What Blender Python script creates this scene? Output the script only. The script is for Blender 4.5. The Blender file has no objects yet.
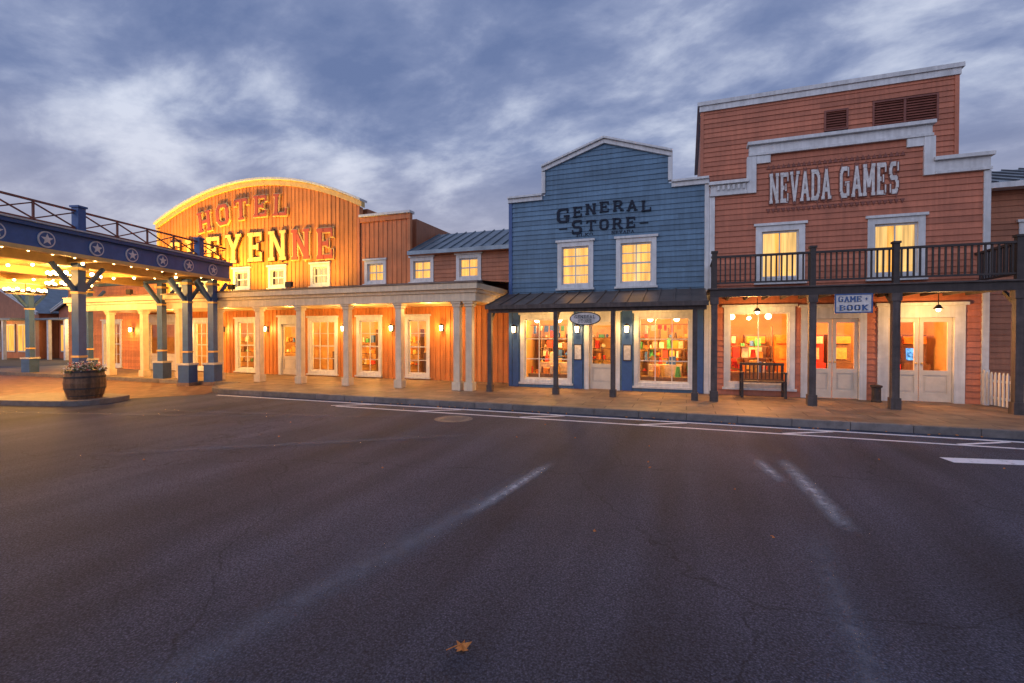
import bpy, math, random
from mathutils import Vector, Matrix
random.seed(11)
sc = bpy.context.scene
R = random.uniform

# ------------------------------------------------------------------ materials
def nd(nt, t, **kw):
    n = nt.nodes.new(t)
    for k, v in kw.items():
        setattr(n, k, v)
    return n

def mat(name, col, rough=0.6, nscale=3.0, namt=0.25, bump=0.0, bscale=60, metal=0.0, tint=True,
        spec=0.4, streak=0.0):
    m = bpy.data.materials.new(name); m.use_nodes = True
    nt = m.node_tree; L = nt.links
    b = nt.nodes['Principled BSDF']
    b.inputs['Roughness'].default_value = rough
    b.inputs['Metallic'].default_value = metal
    b.inputs['Specular IOR Level'].default_value = spec
    tc = nd(nt, 'ShaderNodeTexCoord')
    n1 = nd(nt, 'ShaderNodeTexNoise'); n1.inputs['Scale'].default_value = nscale
    n1.inputs['Detail'].default_value = 4; n1.inputs['Roughness'].default_value = 0.65
    L.new(tc.outputs['Object'], n1.inputs['Vector'])
    mr = nd(nt, 'ShaderNodeMapRange')
    mr.inputs[1].default_value = 0.3; mr.inputs[2].default_value = 0.7
    mr.inputs[3].default_value = 1 - namt; mr.inputs[4].default_value = 1 + namt * 0.6
    L.new(n1.outputs['Fac'], mr.inputs[0])
    val = mr.outputs[0]
    if streak > 0:
        mp = nd(nt, 'ShaderNodeMapping'); mp.inputs['Scale'].default_value = (9, 9, 0.6)
        L.new(tc.outputs['Object'], mp.inputs[0])
        n2 = nd(nt, 'ShaderNodeTexNoise'); n2.inputs['Scale'].default_value = 1.5; n2.inputs['Detail'].default_value = 3
        L.new(mp.outputs[0], n2.inputs['Vector'])
        m2 = nd(nt, 'ShaderNodeMapRange'); m2.inputs[1].default_value = .35; m2.inputs[2].default_value = .7
        m2.inputs[3].default_value = 1 - streak; m2.inputs[4].default_value = 1 + streak * .4
        L.new(n2.outputs['Fac'], m2.inputs[0])
        mm = nd(nt, 'ShaderNodeMath', operation='MULTIPLY')
        L.new(val, mm.inputs[0]); L.new(m2.outputs[0], mm.inputs[1]); val = mm.outputs[0]
    if tint:
        at = nd(nt, 'ShaderNodeAttribute', attribute_name='tint')
        mm = nd(nt, 'ShaderNodeMath', operation='MULTIPLY')
        L.new(val, mm.inputs[0]); L.new(at.outputs['Fac'], mm.inputs[1]); val = mm.outputs[0]
    vm = nd(nt, 'ShaderNodeVectorMath', operation='SCALE')
    vm.inputs[0].default_value = col[:3]
    L.new(val, vm.inputs['Scale'])
    L.new(vm.outputs[0], b.inputs['Base Color'])
    if bump > 0:
        n3 = nd(nt, 'ShaderNodeTexNoise'); n3.inputs['Scale'].default_value = bscale; n3.inputs['Detail'].default_value = 2
        L.new(tc.outputs['Object'], n3.inputs['Vector'])
        bp = nd(nt, 'ShaderNodeBump'); bp.inputs['Strength'].default_value = bump; bp.inputs['Distance'].default_value = 0.01
        L.new(n3.outputs['Fac'], bp.inputs['Height']); L.new(bp.outputs[0], b.inputs['Normal'])
    return m

def emis(name, col, s, namt=0.0, nscale=3, sample=True, stretch=None):
    m = bpy.data.materials.new(name); m.use_nodes = True
    nt = m.node_tree; L = nt.links
    nt.nodes.remove(nt.nodes['Principled BSDF'])
    e = nd(nt, 'ShaderNodeEmission'); e.inputs[0].default_value = (*col, 1); e.inputs[1].default_value = s
    if namt > 0:
        tc = nd(nt, 'ShaderNodeTexCoord')
        n1 = nd(nt, 'ShaderNodeTexNoise'); n1.inputs['Scale'].default_value = nscale; n1.inputs['Detail'].default_value = 3
        if stretch:
            mp = nd(nt, 'ShaderNodeMapping'); mp.inputs['Scale'].default_value = stretch
            L.new(tc.outputs['Object'], mp.inputs[0]); L.new(mp.outputs[0], n1.inputs['Vector'])
        else: L.new(tc.outputs['Object'], n1.inputs['Vector'])
        mr = nd(nt, 'ShaderNodeMapRange'); mr.inputs[1].default_value = .3; mr.inputs[2].default_value = .7
        mr.inputs[3].default_value = s * (1 - namt); mr.inputs[4].default_value = s * (1 + namt)
        L.new(n1.outputs['Fac'], mr.inputs[0]); L.new(mr.outputs[0], e.inputs[1])
    L.new(e.outputs[0], nt.nodes['Material Output'].inputs[0])
    if not sample:
        try: m.cycles.emission_sampling = 'NONE'
        except Exception: pass
    return m

def glassmat():
    m = bpy.data.materials.new('window_glass'); m.use_nodes = True
    nt = m.node_tree; L = nt.links
    nt.nodes.remove(nt.nodes['Principled BSDF'])
    fr = nd(nt, 'ShaderNodeFresnel'); fr.inputs[0].default_value = 1.5
    t = nd(nt, 'ShaderNodeBsdfTransparent'); g = nd(nt, 'ShaderNodeBsdfGlossy'); g.inputs['Roughness'].default_value = .02
    t.inputs[0].default_value = (.95, .95, .93, 1)
    mx = nd(nt, 'ShaderNodeMixShader')
    L.new(fr.outputs[0], mx.inputs[0]); L.new(t.outputs[0], mx.inputs[1]); L.new(g.outputs[0], mx.inputs[2])
    L.new(mx.outputs[0], nt.nodes['Material Output'].inputs[0])
    return m

M = {}
M['red'] = mat('terracotta_siding', (.50, .165, .09), .6, 1.2, .2, .15, streak=.16)
M['blue'] = mat('slate_blue_siding', (.115, .20, .29), .6, 1.2, .2, .15, streak=.18)
M['orange'] = mat('orange_board_siding', (.62, .215, .05), .6, 1.5, .2, .15, streak=.2)
M['salmon'] = mat('salmon_board_siding', (.62, .20, .07), .6, 1.5, .2, .15, streak=.18)
M['brown'] = mat('brown_siding', (.40, .15, .075), .6, 1.5, .2, .15, streak=.15)
M['white'] = mat('offwhite_trim_paint', (.62, .61, .60), .5, 4, .14, .1, streak=.14)
M['cream'] = mat('cream_column_paint', (.66, .54, .38), .5, 4, .15, .1, streak=.12)
M['dark'] = mat('dark_stained_wood', (.045, .033, .030), .6, 6, .35, .3, streak=.2)
M['greypost'] = mat('weathered_grey_wood', (.085, .065, .06), .7, 6, .35, .3, streak=.3)
M['louver'] = mat('louvre_paint', (.20, .065, .045), .6, 4, .2)
M['metal'] = mat('metal_roof', (.17, .21, .25), .38, 2, .3, .1, metal=.5)
M['copper'] = mat('porch_roof_metal', (.16, .12, .10), .4, 2, .35, .1, metal=.4)
M['navy'] = mat('navy_paint', (.04, .095, .25), .45, 4, .2, .05)
M['letterblue'] = mat('dark_blue_lettering', (.012, .018, .035), .6, 4, .15, spec=.2)
M['letterwhite'] = mat('faded_white_lettering', (.62, .58, .55), .6, 9, .3)
M['letterred'] = mat('red_brown_lettering', (.34, .06, .02), .45, 4, .15)
M['letterdark'] = mat('dark_brown_lettering', (.06, .022, .012), .5, 4, .15)
M['gold'] = mat('gold_trim_paint', (.66, .42, .15), .5, 4, .15)
M['doorw'] = mat('cream_door_paint', (.60, .53, .44), .45, 4, .12, .05)
M['inwall'] = mat('interior_plaster', (.66, .42, .17), .8, 1.5, .3)
M['infloor'] = mat('interior_floor', (.30, .16, .07), .5, 2, .3)
M['ceilw'] = mat('portico_ceiling_boards', (.60, .42, .18), .55, 2, .2, .1, streak=.1)
M['brick'] = mat('plinth_stone', (.20, .13, .10), .8, 8, .4, .4)
M['glass'] = glassmat()
M['curtain'] = emis('lit_curtain', (1, .46, .08), 1.3, .4, 1.0, stretch=(11, 11, .7))
M['curtain2'] = emis('lit_blind', (1, .58, .18), 1.2, .34, 1.0, stretch=(9, 9, .8))
M['bulb'] = emis('warm_bulb', (1, .66, .24), 30, sample=False)
M['bulb2'] = emis('lamp_glass', (1, .68, .30), 18, sample=False)
M['screen_b'] = emis('arcade_screen_blue', (.2, .5, 1), 1.2, .8, 12)
gcols = [(.6, .05, .03), (.5, .33, .08), (.06, .30, .12), (.65, .55, .4), (.16, .09, .05), (.05, .14, .45), (.7, .25, .03), (.75, .68, .55)]
GM = [mat('goods_paint_%d' % i, c, .5, 12, .35) for i, c in enumerate(gcols)]

# ------------------------------------------------------------------ mesh builder
class MB:
    def __init__(s, *mats, M4=None):
        s.v = []; s.f = []; s.mi = []; s.t = []; s.mats = list(mats); s.M4 = M4
    def pv(s, p):
        p = Vector(p)
        if s.M4: p = s.M4 @ p
        s.v.append(p); return len(s.v) - 1
    def poly(s, pts, mi=0, t=1.0):
        s.f.append([s.pv(p) for p in pts]); s.mi.append(mi); s.t.append(t)
    def box(s, x0, x1, y0, y1, z0, z1, mi=0, t=None):
        if t is None: t = R(.92, 1.06)
        P = [(x0, y0, z0), (x1, y0, z0), (x1, y1, z0), (x0, y1, z0), (x0, y0, z1), (x1, y0, z1), (x1, y1, z1), (x0, y1, z1)]
        i = [s.pv(p) for p in P]
        for q in ((0, 3, 2, 1), (4, 5, 6, 7), (0, 1, 5, 4), (1, 2, 6, 5), (2, 3, 7, 6), (3, 0, 4, 7)):
            s.f.append([i[k] for k in q]); s.mi.append(mi); s.t.append(t)
    def beam(s, p0, p1, w, h, mi=0, t=None, up=(0, 0, 1)):
        if t is None: t = R(.92, 1.06)
        p0 = Vector(p0); p1 = Vector(p1); d = (p1 - p0).normalized(); up = Vector(up)
        a = d.cross(up)
        if a.length < 1e-4: a = Vector((1, 0, 0))
        a.normalize(); b = a.cross(d)
        i = []
        for p in (p0, p1):
            for (u, v) in ((-1, -1), (1, -1), (1, 1), (-1, 1)):
                i.append(s.pv(p + a * u * w / 2 + b * v * h / 2))
        for q in ((0, 1, 2, 3), (7, 6, 5, 4), (0, 4, 5, 1), (1, 5, 6, 2), (2, 6, 7, 3), (3, 7, 4, 0)):
            s.f.append([i[k] for k in q]); s.mi.append(mi); s.t.append(t)
    def prism(s, poly, y0, y1, mi=0, t=1.0):
        a = [s.pv((x, y0, z)) for x, z in poly]; b = [s.pv((x, y1, z)) for x, z in poly]; n = len(poly)
        s.f.append(a); s.mi.append(mi); s.t.append(t); s.f.append(b[::-1]); s.mi.append(mi); s.t.append(t)
        for k in range(n):
            s.f.append([a[k], b[k], b[(k + 1) % n], a[(k + 1) % n]]); s.mi.append(mi); s.t.append(t)
    def slab(s, poly, z0, z1, mi=0, t=1.0, mside=None):
        a = [s.pv((x, y, z0)) for x, y in poly]; b = [s.pv((x, y, z1)) for x, y in poly]; n = len(poly)
        s.f.append(a[::-1]); s.mi.append(mi); s.t.append(t); s.f.append(b); s.mi.append(mi); s.t.append(t)
        for k in range(n):
            s.f.append([a[k], a[(k + 1) % n], b[(k + 1) % n], b[k]]); s.mi.append(mi if mside is None else mside); s.t.append(t)
    def cyl(s, p0, p1, r0, r1=None, n=12, mi=0, t=1.0, caps=True):
        if r1 is None: r1 = r0
        p0 = Vector(p0); p1 = Vector(p1); d = (p1 - p0).normalized()
        a = d.orthogonal().normalized(); b = d.cross(a)
        A = []; B = []
        for k in range(n):
            c = math.cos(2 * math.pi * k / n); q = math.sin(2 * math.pi * k / n)
            A.append(s.pv(p0 + (a * c + b * q) * r0)); B.append(s.pv(p1 + (a * c + b * q) * r1))
        for k in range(n):
            s.f.append([A[k], A[(k + 1) % n], B[(k + 1) % n], B[k]]); s.mi.append(mi); s.t.append(t)
        if caps:
            s.f.append(A[::-1]); s.mi.append(mi); s.t.append(t); s.f.append(B); s.mi.append(mi); s.t.append(t)
    def ball(s, c, r, n=8, mi=0, t=1.0):
        c = Vector(c); rows = []
        for i in range(1, n // 2 + 1):
            ph = math.pi * i / (n // 2 + 1)
            rows.append([s.pv(c + Vector((math.sin(ph) * math.cos(2 * math.pi * k / n), math.sin(ph) * math.sin(2 * math.pi * k / n), math.cos(ph))) * r) for k in range(n)])
        top = s.pv(c + Vector((0, 0, r))); bot = s.pv(c - Vector((0, 0, r)))
        for k in range(n):
            k2 = (k + 1) % n
            s.f.append([top, rows[0][k], rows[0][k2]]); s.mi.append(mi); s.t.append(t)
            s.f.append([bot, rows[-1][k2], rows[-1][k]]); s.mi.append(mi); s.t.append(t)
            for j in range(len(rows) - 1):
                s.f.append([rows[j][k], rows[j + 1][k], rows[j + 1][k2], rows[j][k2]]); s.mi.append(mi); s.t.append(t)
    def lathe(s, c, prof, n=24, mi=0, tints=None):
        rows = []
        for r, z in prof:
            rows.append([s.pv((c[0] + r * math.cos(2 * math.pi * k / n), c[1] + r * math.sin(2 * math.pi * k / n), c[2] + z)) for k in range(n)])
        for j in range(len(rows) - 1):
            for k in range(n):
                k2 = (k + 1) % n
                s.f.append([rows[j][k], rows[j][k2], rows[j + 1][k2], rows[j + 1][k]]); s.mi.append(mi)
                s.t.append(tints[k] if tints else 1)
        s.f.append(rows[0][::-1]); s.mi.append(mi); s.t.append(1); s.f.append(rows[-1]); s.mi.append(mi); s.t.append(1)
    def build(s, name, parent=None, bevel=0, smooth=False):
        me = bpy.data.meshes.new(name)
        me.from_pydata([tuple(p) for p in s.v], [], s.f)
        for m in s.mats: me.materials.append(m)
        me.polygons.foreach_set('material_index', s.mi)
        at = me.attributes.new('tint', 'FLOAT', 'FACE'); at.data.foreach_set('value', s.t)
        if smooth: me.polygons.foreach_set('use_smooth', [True] * len(s.f))
        me.update()
        ob = bpy.data.objects.new(name, me); sc.collection.objects.link(ob)
        if parent:
            ob.parent = parent; ob.matrix_parent_inverse = Matrix.Translation(parent.location).inverted()
        if bevel > 0:
            bv = ob.modifiers.new('bevel', 'BEVEL'); bv.width = bevel; bv.segments = 2; bv.limit_method = 'ANGLE'
        return ob

def empty(name, loc):
    e = bpy.data.objects.new(name, None); e.location = loc; e.empty_display_size = .3
    sc.collection.objects.link(e); return e

def light(name, loc, power, col=(1, .56, .19), r=.06, parent=None, kind='POINT', target=None, spot=100):
    d = bpy.data.lights.new(name, kind); d.energy = power; d.color = col; d.shadow_soft_size = r
    if kind == 'SPOT': d.spot_size = math.radians(spot); d.spot_blend = .8
    o = bpy.data.objects.new(name, d); o.location = loc; sc.collection.objects.link(o)
    if target is not None:
        o.rotation_euler = (Vector(target) - Vector(loc)).to_track_quat('-Z', 'Y').to_euler()
    if parent:
        o.parent = parent; o.matrix_parent_inverse = Matrix.Translation(parent.location).inverted()
    return o

# ------------------------------------------------------------------ wall builders
def sub(iv, a, b):
    out = []
    for p, q in iv:
        if b <= p or a >= q: out.append((p, q)); continue
        if a > p: out.append((p, a))
        if b < q: out.append((b, q))
    return out

def clap(mb, x0, x1, z0, z1, y, ops, prof=None, h=.155, mi=0):
    z = z0
    while z < z1 - .01:
        zt = min(z + h, z1); zm = (z + zt) / 2
        iv = [(x0, x1)]
        if prof:
            pa, pb = prof(zm); iv = [(max(x0, pa), min(x1, pb))]
        for o in ops:
            if o[2] < zm < o[3]: iv = sub(iv, o[0], o[1])
        for a, b in iv:
            if b - a < .02: continue
            c = a
            while c < b - .001:
                d = min(b, c + R(2.2, 4.5))
                if b - d < .4: d = b
                t = R(.84, 1.10); e = R(-.004, .004)
                mb.poly([(c, y - .030 + e, z), (d, y - .030 + e, z), (d, y - .004, zt), (c, y - .004, zt)], mi, t)
                mb.poly([(c, y - .030 + e, z), (c, y, z), (d, y, z), (d, y - .030 + e, z)], mi, t)
                c = d
        z = zt

def vboard(mb, x0, x1, z0, ztop, y, ops, w=.21, mi=0):
    f = ztop if callable(ztop) else (lambda x: ztop)
    x = x0
    while x < x1 - .01:
        xn = min(x + w, x1); xm = (x + xn) / 2
        iv = [(z0, 99)]
        for o in ops:
            if o[0] < xm < o[1]: iv = sub(iv, o[2], o[3])
        t = R(.82, 1.10)
        for a, b in iv:
            ta = min(b, f(x)); tb = min(b, f(xn))
            if ta <= a and tb <= a: continue
            mb.poly([(x, y, a), (xn, y, a), (xn, y, max(tb, a)), (x, y, max(ta, a))], mi, t)
            top = min(ta, tb)
            if top - a > .05: mb.box(x - .02, x + .02, y - .022, y + .002, a, top, mi, t * .97)
        x = xn

def window(T, G, x0, x1, z0, z1, y, tw=.12, cols=2, rows=3, mi=0, head=True):
    T.box(x0, x0 + tw, y - .05, y + .12, z0, z1, mi)
    T.box(x1 - tw, x1, y - .05, y + .12, z0, z1, mi)
    T.box(x0 + tw, x1 - tw, y - .047, y + .12, z1 - tw, z1, mi)
    T.box(x0 + tw, x1 - tw, y - .047, y + .12, z0, z0 + tw * .8, mi)
    if head: T.box(x0 - .05, x1 + .05, y - .10, y + .02, z1 + .002, z1 + .07, mi)
    T.box(x0 - .04, x1 + .04, y - .12, y + .02, z0 - .06, z0 - .002, mi)
    a, b, c, d = x0 + tw, x1 - tw, z0 + tw * .8, z1 - tw
    T.box(a, a + .04, y + .03, y + .08, c, d, mi); T.box(b - .04, b, y + .03, y + .08, c, d, mi)
    T.box(a + .04, b - .04, y + .033, y + .08, c, c + .05, mi); T.box(a + .04, b - .04, y + .033, y + .08, d - .05, d, mi)
    for k in range(1, cols):
        xx = a + (b - a) * k / cols; T.box(xx - .014, xx + .014, y + .04, y + .07, c + .05, d - .05, mi)
    for k in range(1, rows):
        zz = c + (d - c) * k / rows; w = .014 if not (rows % 2 == 0 and k == rows // 2) else .024
        T.box(a + .04, b - .04, y + .044, y + .066, zz - w, zz + w, mi)
    G.poly([(a, y + .058, c), (b, y + .058, c), (b, y + .058, d), (a, y + .058, d)])
    return (x0 + .03, x1 - .03, z0 + .03, z1 - .03)

def curtain(C, x0, x1, z0, z1, y, mi=0, open_=.0):
    n = 26
    for side in (0, 1):
        a, b = (x0, (x0 + x1) / 2) if side == 0 else ((x0 + x1) / 2, x1)
        if open_ > 0:
            if side == 0: b -= (x1 - x0) * open_ / 2
            else: a += (x1 - x0) * open_ / 2
        for k in range(n):
            xa = a + (b - a) * k / n; xb = a + (b - a) * (k + 1) / n
            ya = y + .03 * math.sin(k * 1.7); yb = y + .03 * math.sin((k + 1) * 1.7)
            C.poly([(xa, ya, z0), (xb, yb, z0), (xb, yb, z1), (xa, ya, z1)], mi, 1)

def door(T, G, x0, x1, z0, z1, y, leaves=2, tw=.14, mi=0, md=1, top=.30):
    T.box(x0, x0 + tw, y - .06, y + .14, z0, z1, mi); T.box(x1 - tw, x1, y - .06, y + .14, z0, z1, mi)
    T.box(x0 + tw, x1 - tw, y - .057, y + .14, z1 - top, z1, mi)
    T.box(x0 - .05, x1 + .05, y - .12, y + .02, z1 + .002, z1 + .08, mi)
    a, b, d = x0 + tw, x1 - tw, z1 - top
    w = (b - a) / leaves
    for k in range(leaves):
        p, q = a + w * k + .008, a + w * (k + 1) - .008; s = .085
        T.box(p, p + s, y + .04, y + .09, z0 + .01, d, md, 1); T.box(q - s, q, y + .04, y + .09, z0 + .01, d, md, 1)
        T.box(p + s, q - s, y + .043, y + .088, z0 + .01, z0 + .22, md, 1)
        T.box(p + s, q - s, y + .043, y + .088, z0 + .68, z0 + .80, md, 1)
        T.box(p + s, q - s, y + .043, y + .088, d - .11, d, md, 1)
        T.box(p + s, q - s, y + .062, y + .08, z0 + .22, z0 + .68, md, .93)
        T.box(p + s + .05, q - s - .05, y + .05, y + .063, z0 + .27, z0 + .63, md, 1)
        G.poly([(p + s, y + .065, z0 + .80), (q - s, y + .065, z0 + .80), (q - s, y + .065, d - .11), (p + s, y + .065, d - .11)])
        kx = q - .05 if k % 2 == 0 else p + .05
        T.ball((kx, y + .01, z0 + .98), .028, mi=2)
        T.cyl((kx, y + .01, z0 + .98), (kx, y + .05, z0 + .98), .012, n=6, mi=2)
    return (x0 + .03, x1 - .03, z0 - .1, z1 - .03)

def room(B, x0, x1, y0, y1, z0, z1):
    B.poly([(x0, y1, z0), (x1, y1, z0), (x1, y1, z1), (x0, y1, z1)], 0)
    B.poly([(x0, y0, z0), (x0, y1, z0), (x0, y1, z1), (x0, y0, z1)], 0)
    B.poly([(x1, y0, z0), (x1, y1, z0), (x1, y1, z1), (x1, y0, z1)], 0)
    B.poly([(x0, y0, z1), (x1, y0, z1), (x1, y1, z1), (x0, y1, z1)], 0)
    B.poly([(x0, y0, z0), (x1, y0, z0), (x1, y1, z0), (x0, y1, z0)], 1)

def goods(Gd, x0, x1, y, zl, depth=.3, hmax=.34):
    x = x0
    while x < x1:
        w = R(.06, .20); h = R(.08, hmax); m = random.choice((0, 1, 3, 0, 4, 6, 6, 7, 2, 5, 1))
        r_ = random.random()
        if r_ < .28: Gd.cyl((x + w / 2, y + depth / 2, zl), (x + w / 2, y + depth / 2, zl + h), w / 2, w / 2 * R(.4, 1), 8, m, R(.8, 1.3))
        elif r_ < .45: Gd.ball((x + w / 2, y + depth / 2, zl + w / 2), w / 2, mi=m, t=R(.8, 1.3))
        elif r_ < .86: Gd.box(x, x + w, y + R(0, .08), y + depth, zl, zl + h, m, R(.8, 1.3))
        x += w + R(.01, .1)

def shelves(Gd, x0, x1, y, zs=(.55, .95, 1.35, 1.75), wood=4):
    for z in zs:
        Gd.box(x0, x1, y, y + .34, z - .03, z, wood, 1); goods(Gd, x0 + .03, x1 - .2, y, z, .3)
    Gd.box(x0 - .03, x0, y, y + .35, .15, 2.1, wood, 1); Gd.box(x1, x1 + .03, y, y + .35, .15, 2.1, wood, 1)

def display(Gd, x0, x1, y, h=.62):
    Gd.box(x0, x1, y, y + .5, .3, h, 4, 1); goods(Gd, x0 + .03, x1 - .2, y + .05, h, .35, .5)

# ------------------------------------------------------------------ slab-serif lettering
def o_():
    return [('d', .17, .78, .33, .94), ('d', .67, .94, .83, .78), ('d', .17, .22, .33, .06), ('d', .67, .06, .83, .22)]
GL = {
 'H': [('v', .2, 0, 1, 's'), ('v', .8, 0, 1, 's'), ('h', .5, .2, .8)],
 'O': [('v', .17, .2, .8, ''), ('v', .83, .2, .8, ''), ('h', .93, .3, .7), ('h', .07, .3, .7)] + o_(),
 'T': [('v', .5, 0, 1, 'b'), ('h', .93, .05, .95), ('t', .09, .70, .95), ('t', .91, .70, .95)],
 'E': [('v', .25, 0, 1, 's'), ('h', .93, .1, .9), ('h', .07, .1, .9), ('h', .5, .25, .66), ('t', .86, .70, .95), ('t', .86, .05, .30), ('t', .66, .38, .62)],
 'L': [('v', .25, 0, 1, 's'), ('h', .07, .1, .9), ('t', .87, .05, .34)],
 'C': [('v', .17, .2, .8, ''), ('h', .93, .3, .75), ('h', .07, .3, .75), ('d', .17, .78, .33, .94), ('d', .17, .22, .33, .06), ('t', .83, .66, .97), ('t', .83, .05, .34)],
 'Y': [('d', .18, .97, .5, .48), ('d', .82, .97, .5, .48), ('v', .5, 0, .5, 'b'), ('s', .18, .95), ('s', .82, .95)],
 'N': [('v', .18, 0, 1, 's'), ('v', .82, 0, 1, 's'), ('d', .18, .96, .82, .04)],
 'G': [('v', .17, .2, .8, ''), ('h', .93, .3, .75), ('h', .07, .3, .75), ('d', .17, .78, .33, .94), ('d', .17, .22, .33, .06), ('t', .83, .68, .97), ('v', .8, .05, .45, ''), ('h', .45, .55, .97)],
 'R': [('v', .22, 0, 1, 's'), ('h', .93, .2, .66), ('h', .5, .2, .66), ('v', .78, .6, .83, ''), ('d', .64, .93, .78, .8), ('d', .64, .5, .78, .62), ('d', .52, .5, .84, .05), ('s', .86, .05)],
 'A': [('d', .5, .96, .18, .04), ('d', .5, .96, .82, .04), ('h', .32, .28, .72), ('s', .17, .05), ('s', .83, .05)],
 'V': [('d', .18, .96, .5, .04), ('d', .82, .96, .5, .04), ('s', .17, .95), ('s', .83, .95)],
 'S': [('v', .2, .62, .82, ''), ('v', .8, .18, .40, ''), ('h', .93, .3, .75), ('h', .07, .25, .7), ('h', .5, .32, .68), ('d', .2, .8, .33, .93), ('d', .8, .2, .68, .07), ('d', .2, .62, .34, .51), ('d', .8, .4, .66, .49), ('t', .83, .7, .97), ('t', .17, .03, .3)],
 'D': [('v', .22, 0, 1, 's'), ('h', .93, .2, .64), ('h', .07, .2, .64), ('v', .82, .2, .8, ''), ('d', .64, .93, .82, .77), ('d', .64, .07, .82, .23)],
 'M': [('v', .12, 0, 1, 's'), ('v', .88, 0, 1, 's'), ('d', .14, .96, .5, .3), ('d', .86, .96, .5, .3)],
 'B': [('v', .22, 0, 1, 's'), ('h', .93, .2, .66), ('h', .5, .2, .66), ('h', .07, .2, .68), ('v', .79, .6, .84, ''), ('v', .82, .14, .42, '')],
 'K': [('v', .22, 0, 1, 's'), ('d', .3, .5, .84, .95), ('d', .34, .55, .84, .05), ('s', .84, .95), ('s', .84, .05)],
 '&': [('v', .5, .2, .8, ''), ('h', .5, .25, .75)],
}
def glyph(mb, ch, cx, cz, w, h, y, mi=0, th=.17, dep=.06, rot=0.0, g=0.0):
    """slab-serif letter centred cx,cz on plane y facing -y; g grows every stroke (outline plate)"""
    if ch not in GL: return
    ca, sa = math.cos(rot), math.sin(rot)
    gx, gz = g / w, g / h
    def P(u, v):
        a = (u - .5) * w; b = (v - .5) * h
        return (cx + a * ca - b * sa, cz + a * sa + b * ca)
    def rect(u0, v0, u1, v1, d):
        u0 -= gx; u1 += gx; v0 -= gz; v1 += gz
        mb.prism([P(u0, v0), P(u1, v0), P(u1, v1), P(u0, v1)], y - d, y, mi, 1)
    hb = .07
    for n, q in enumerate(GL[ch]):
        k = q[0]; e = n * .0013
        if k == 'v':
            rect(q[1] - th / 2, q[2], q[1] + th / 2, q[3], dep + e)
            if 's' in q[4]: rect(q[1] - .17, .90, q[1] + .17, 1, dep + e + .008)
            if 's' in q[4] or 'b' in q[4]: rect(q[1] - .17, 0, q[1] + .17, .10, dep + e + .0087)
        elif k == 'h': rect(q[2], q[1] - hb, q[3], q[1] + hb, dep - .01 - e)
        elif k == 't': rect(q[1] - .05, q[2], q[1] + .05, q[3], dep + .004 + e)
        elif k == 's': rect(q[1] - .16, q[2] - .05, q[1] + .16, q[2] + .05, dep + .009 + e)
        elif k == 'd':
            x0, y0, x1, y1 = q[1:5]; dx, dy = x1 - x0, y1 - y0; l = math.hypot(dx, dy); dx /= l; dy /= l; nx, ny = -dy, dx; t = th * .46 + gx
            x0 -= dx * gx; y0 -= dy * gx; x1 += dx * gx; y1 += dy * gx
            mb.prism([P(x0 + nx * t, y0 + ny * t), P(x0 - nx * t, y0 - ny * t), P(x1 - nx * t, y1 - ny * t), P(x1 + nx * t, y1 + ny * t)], y - dep + .006 + e, y, mi, 1)

def word(mb, txt, x0, x1, z, h, y, mi=0, arc=None, wf=.88, **k):
    n = len(txt); st = (x1 - x0) / n
    for i, c in enumerate(txt):
        x = x0 + st * (i + .5); zz = z
        if arc: zz = z + arc * (1 - ((x - (x0 + x1) / 2) / ((x1 - x0) / 2)) ** 2)
        glyph(mb, c, x, zz, st * wf, h, y, mi, **k)

def sconce(mb, L, x, y, z, parent, power=14):
    mb.box(x - .05, x + .05, y - .03, y, z - .12, z + .12, 0)
    mb.beam((x, y - .02, z + .08), (x, y - .18, z + .16), .02, .02, 0)
    mb.cyl((x, y - .18, z + .09), (x, y - .18, z + .17), .085, .02, 8, 0)
    mb.cyl((x, y - .18, z - .10), (x, y - .18, z + .088), .045, .065, 8, 1)
    mb.cyl((x, y - .18, z - .13), (x, y - .18, z - .102), .03, .05, 8, 0)
    light('lantern_light', (x, y - .32, z - .0), power, r=.05, parent=parent)

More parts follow.
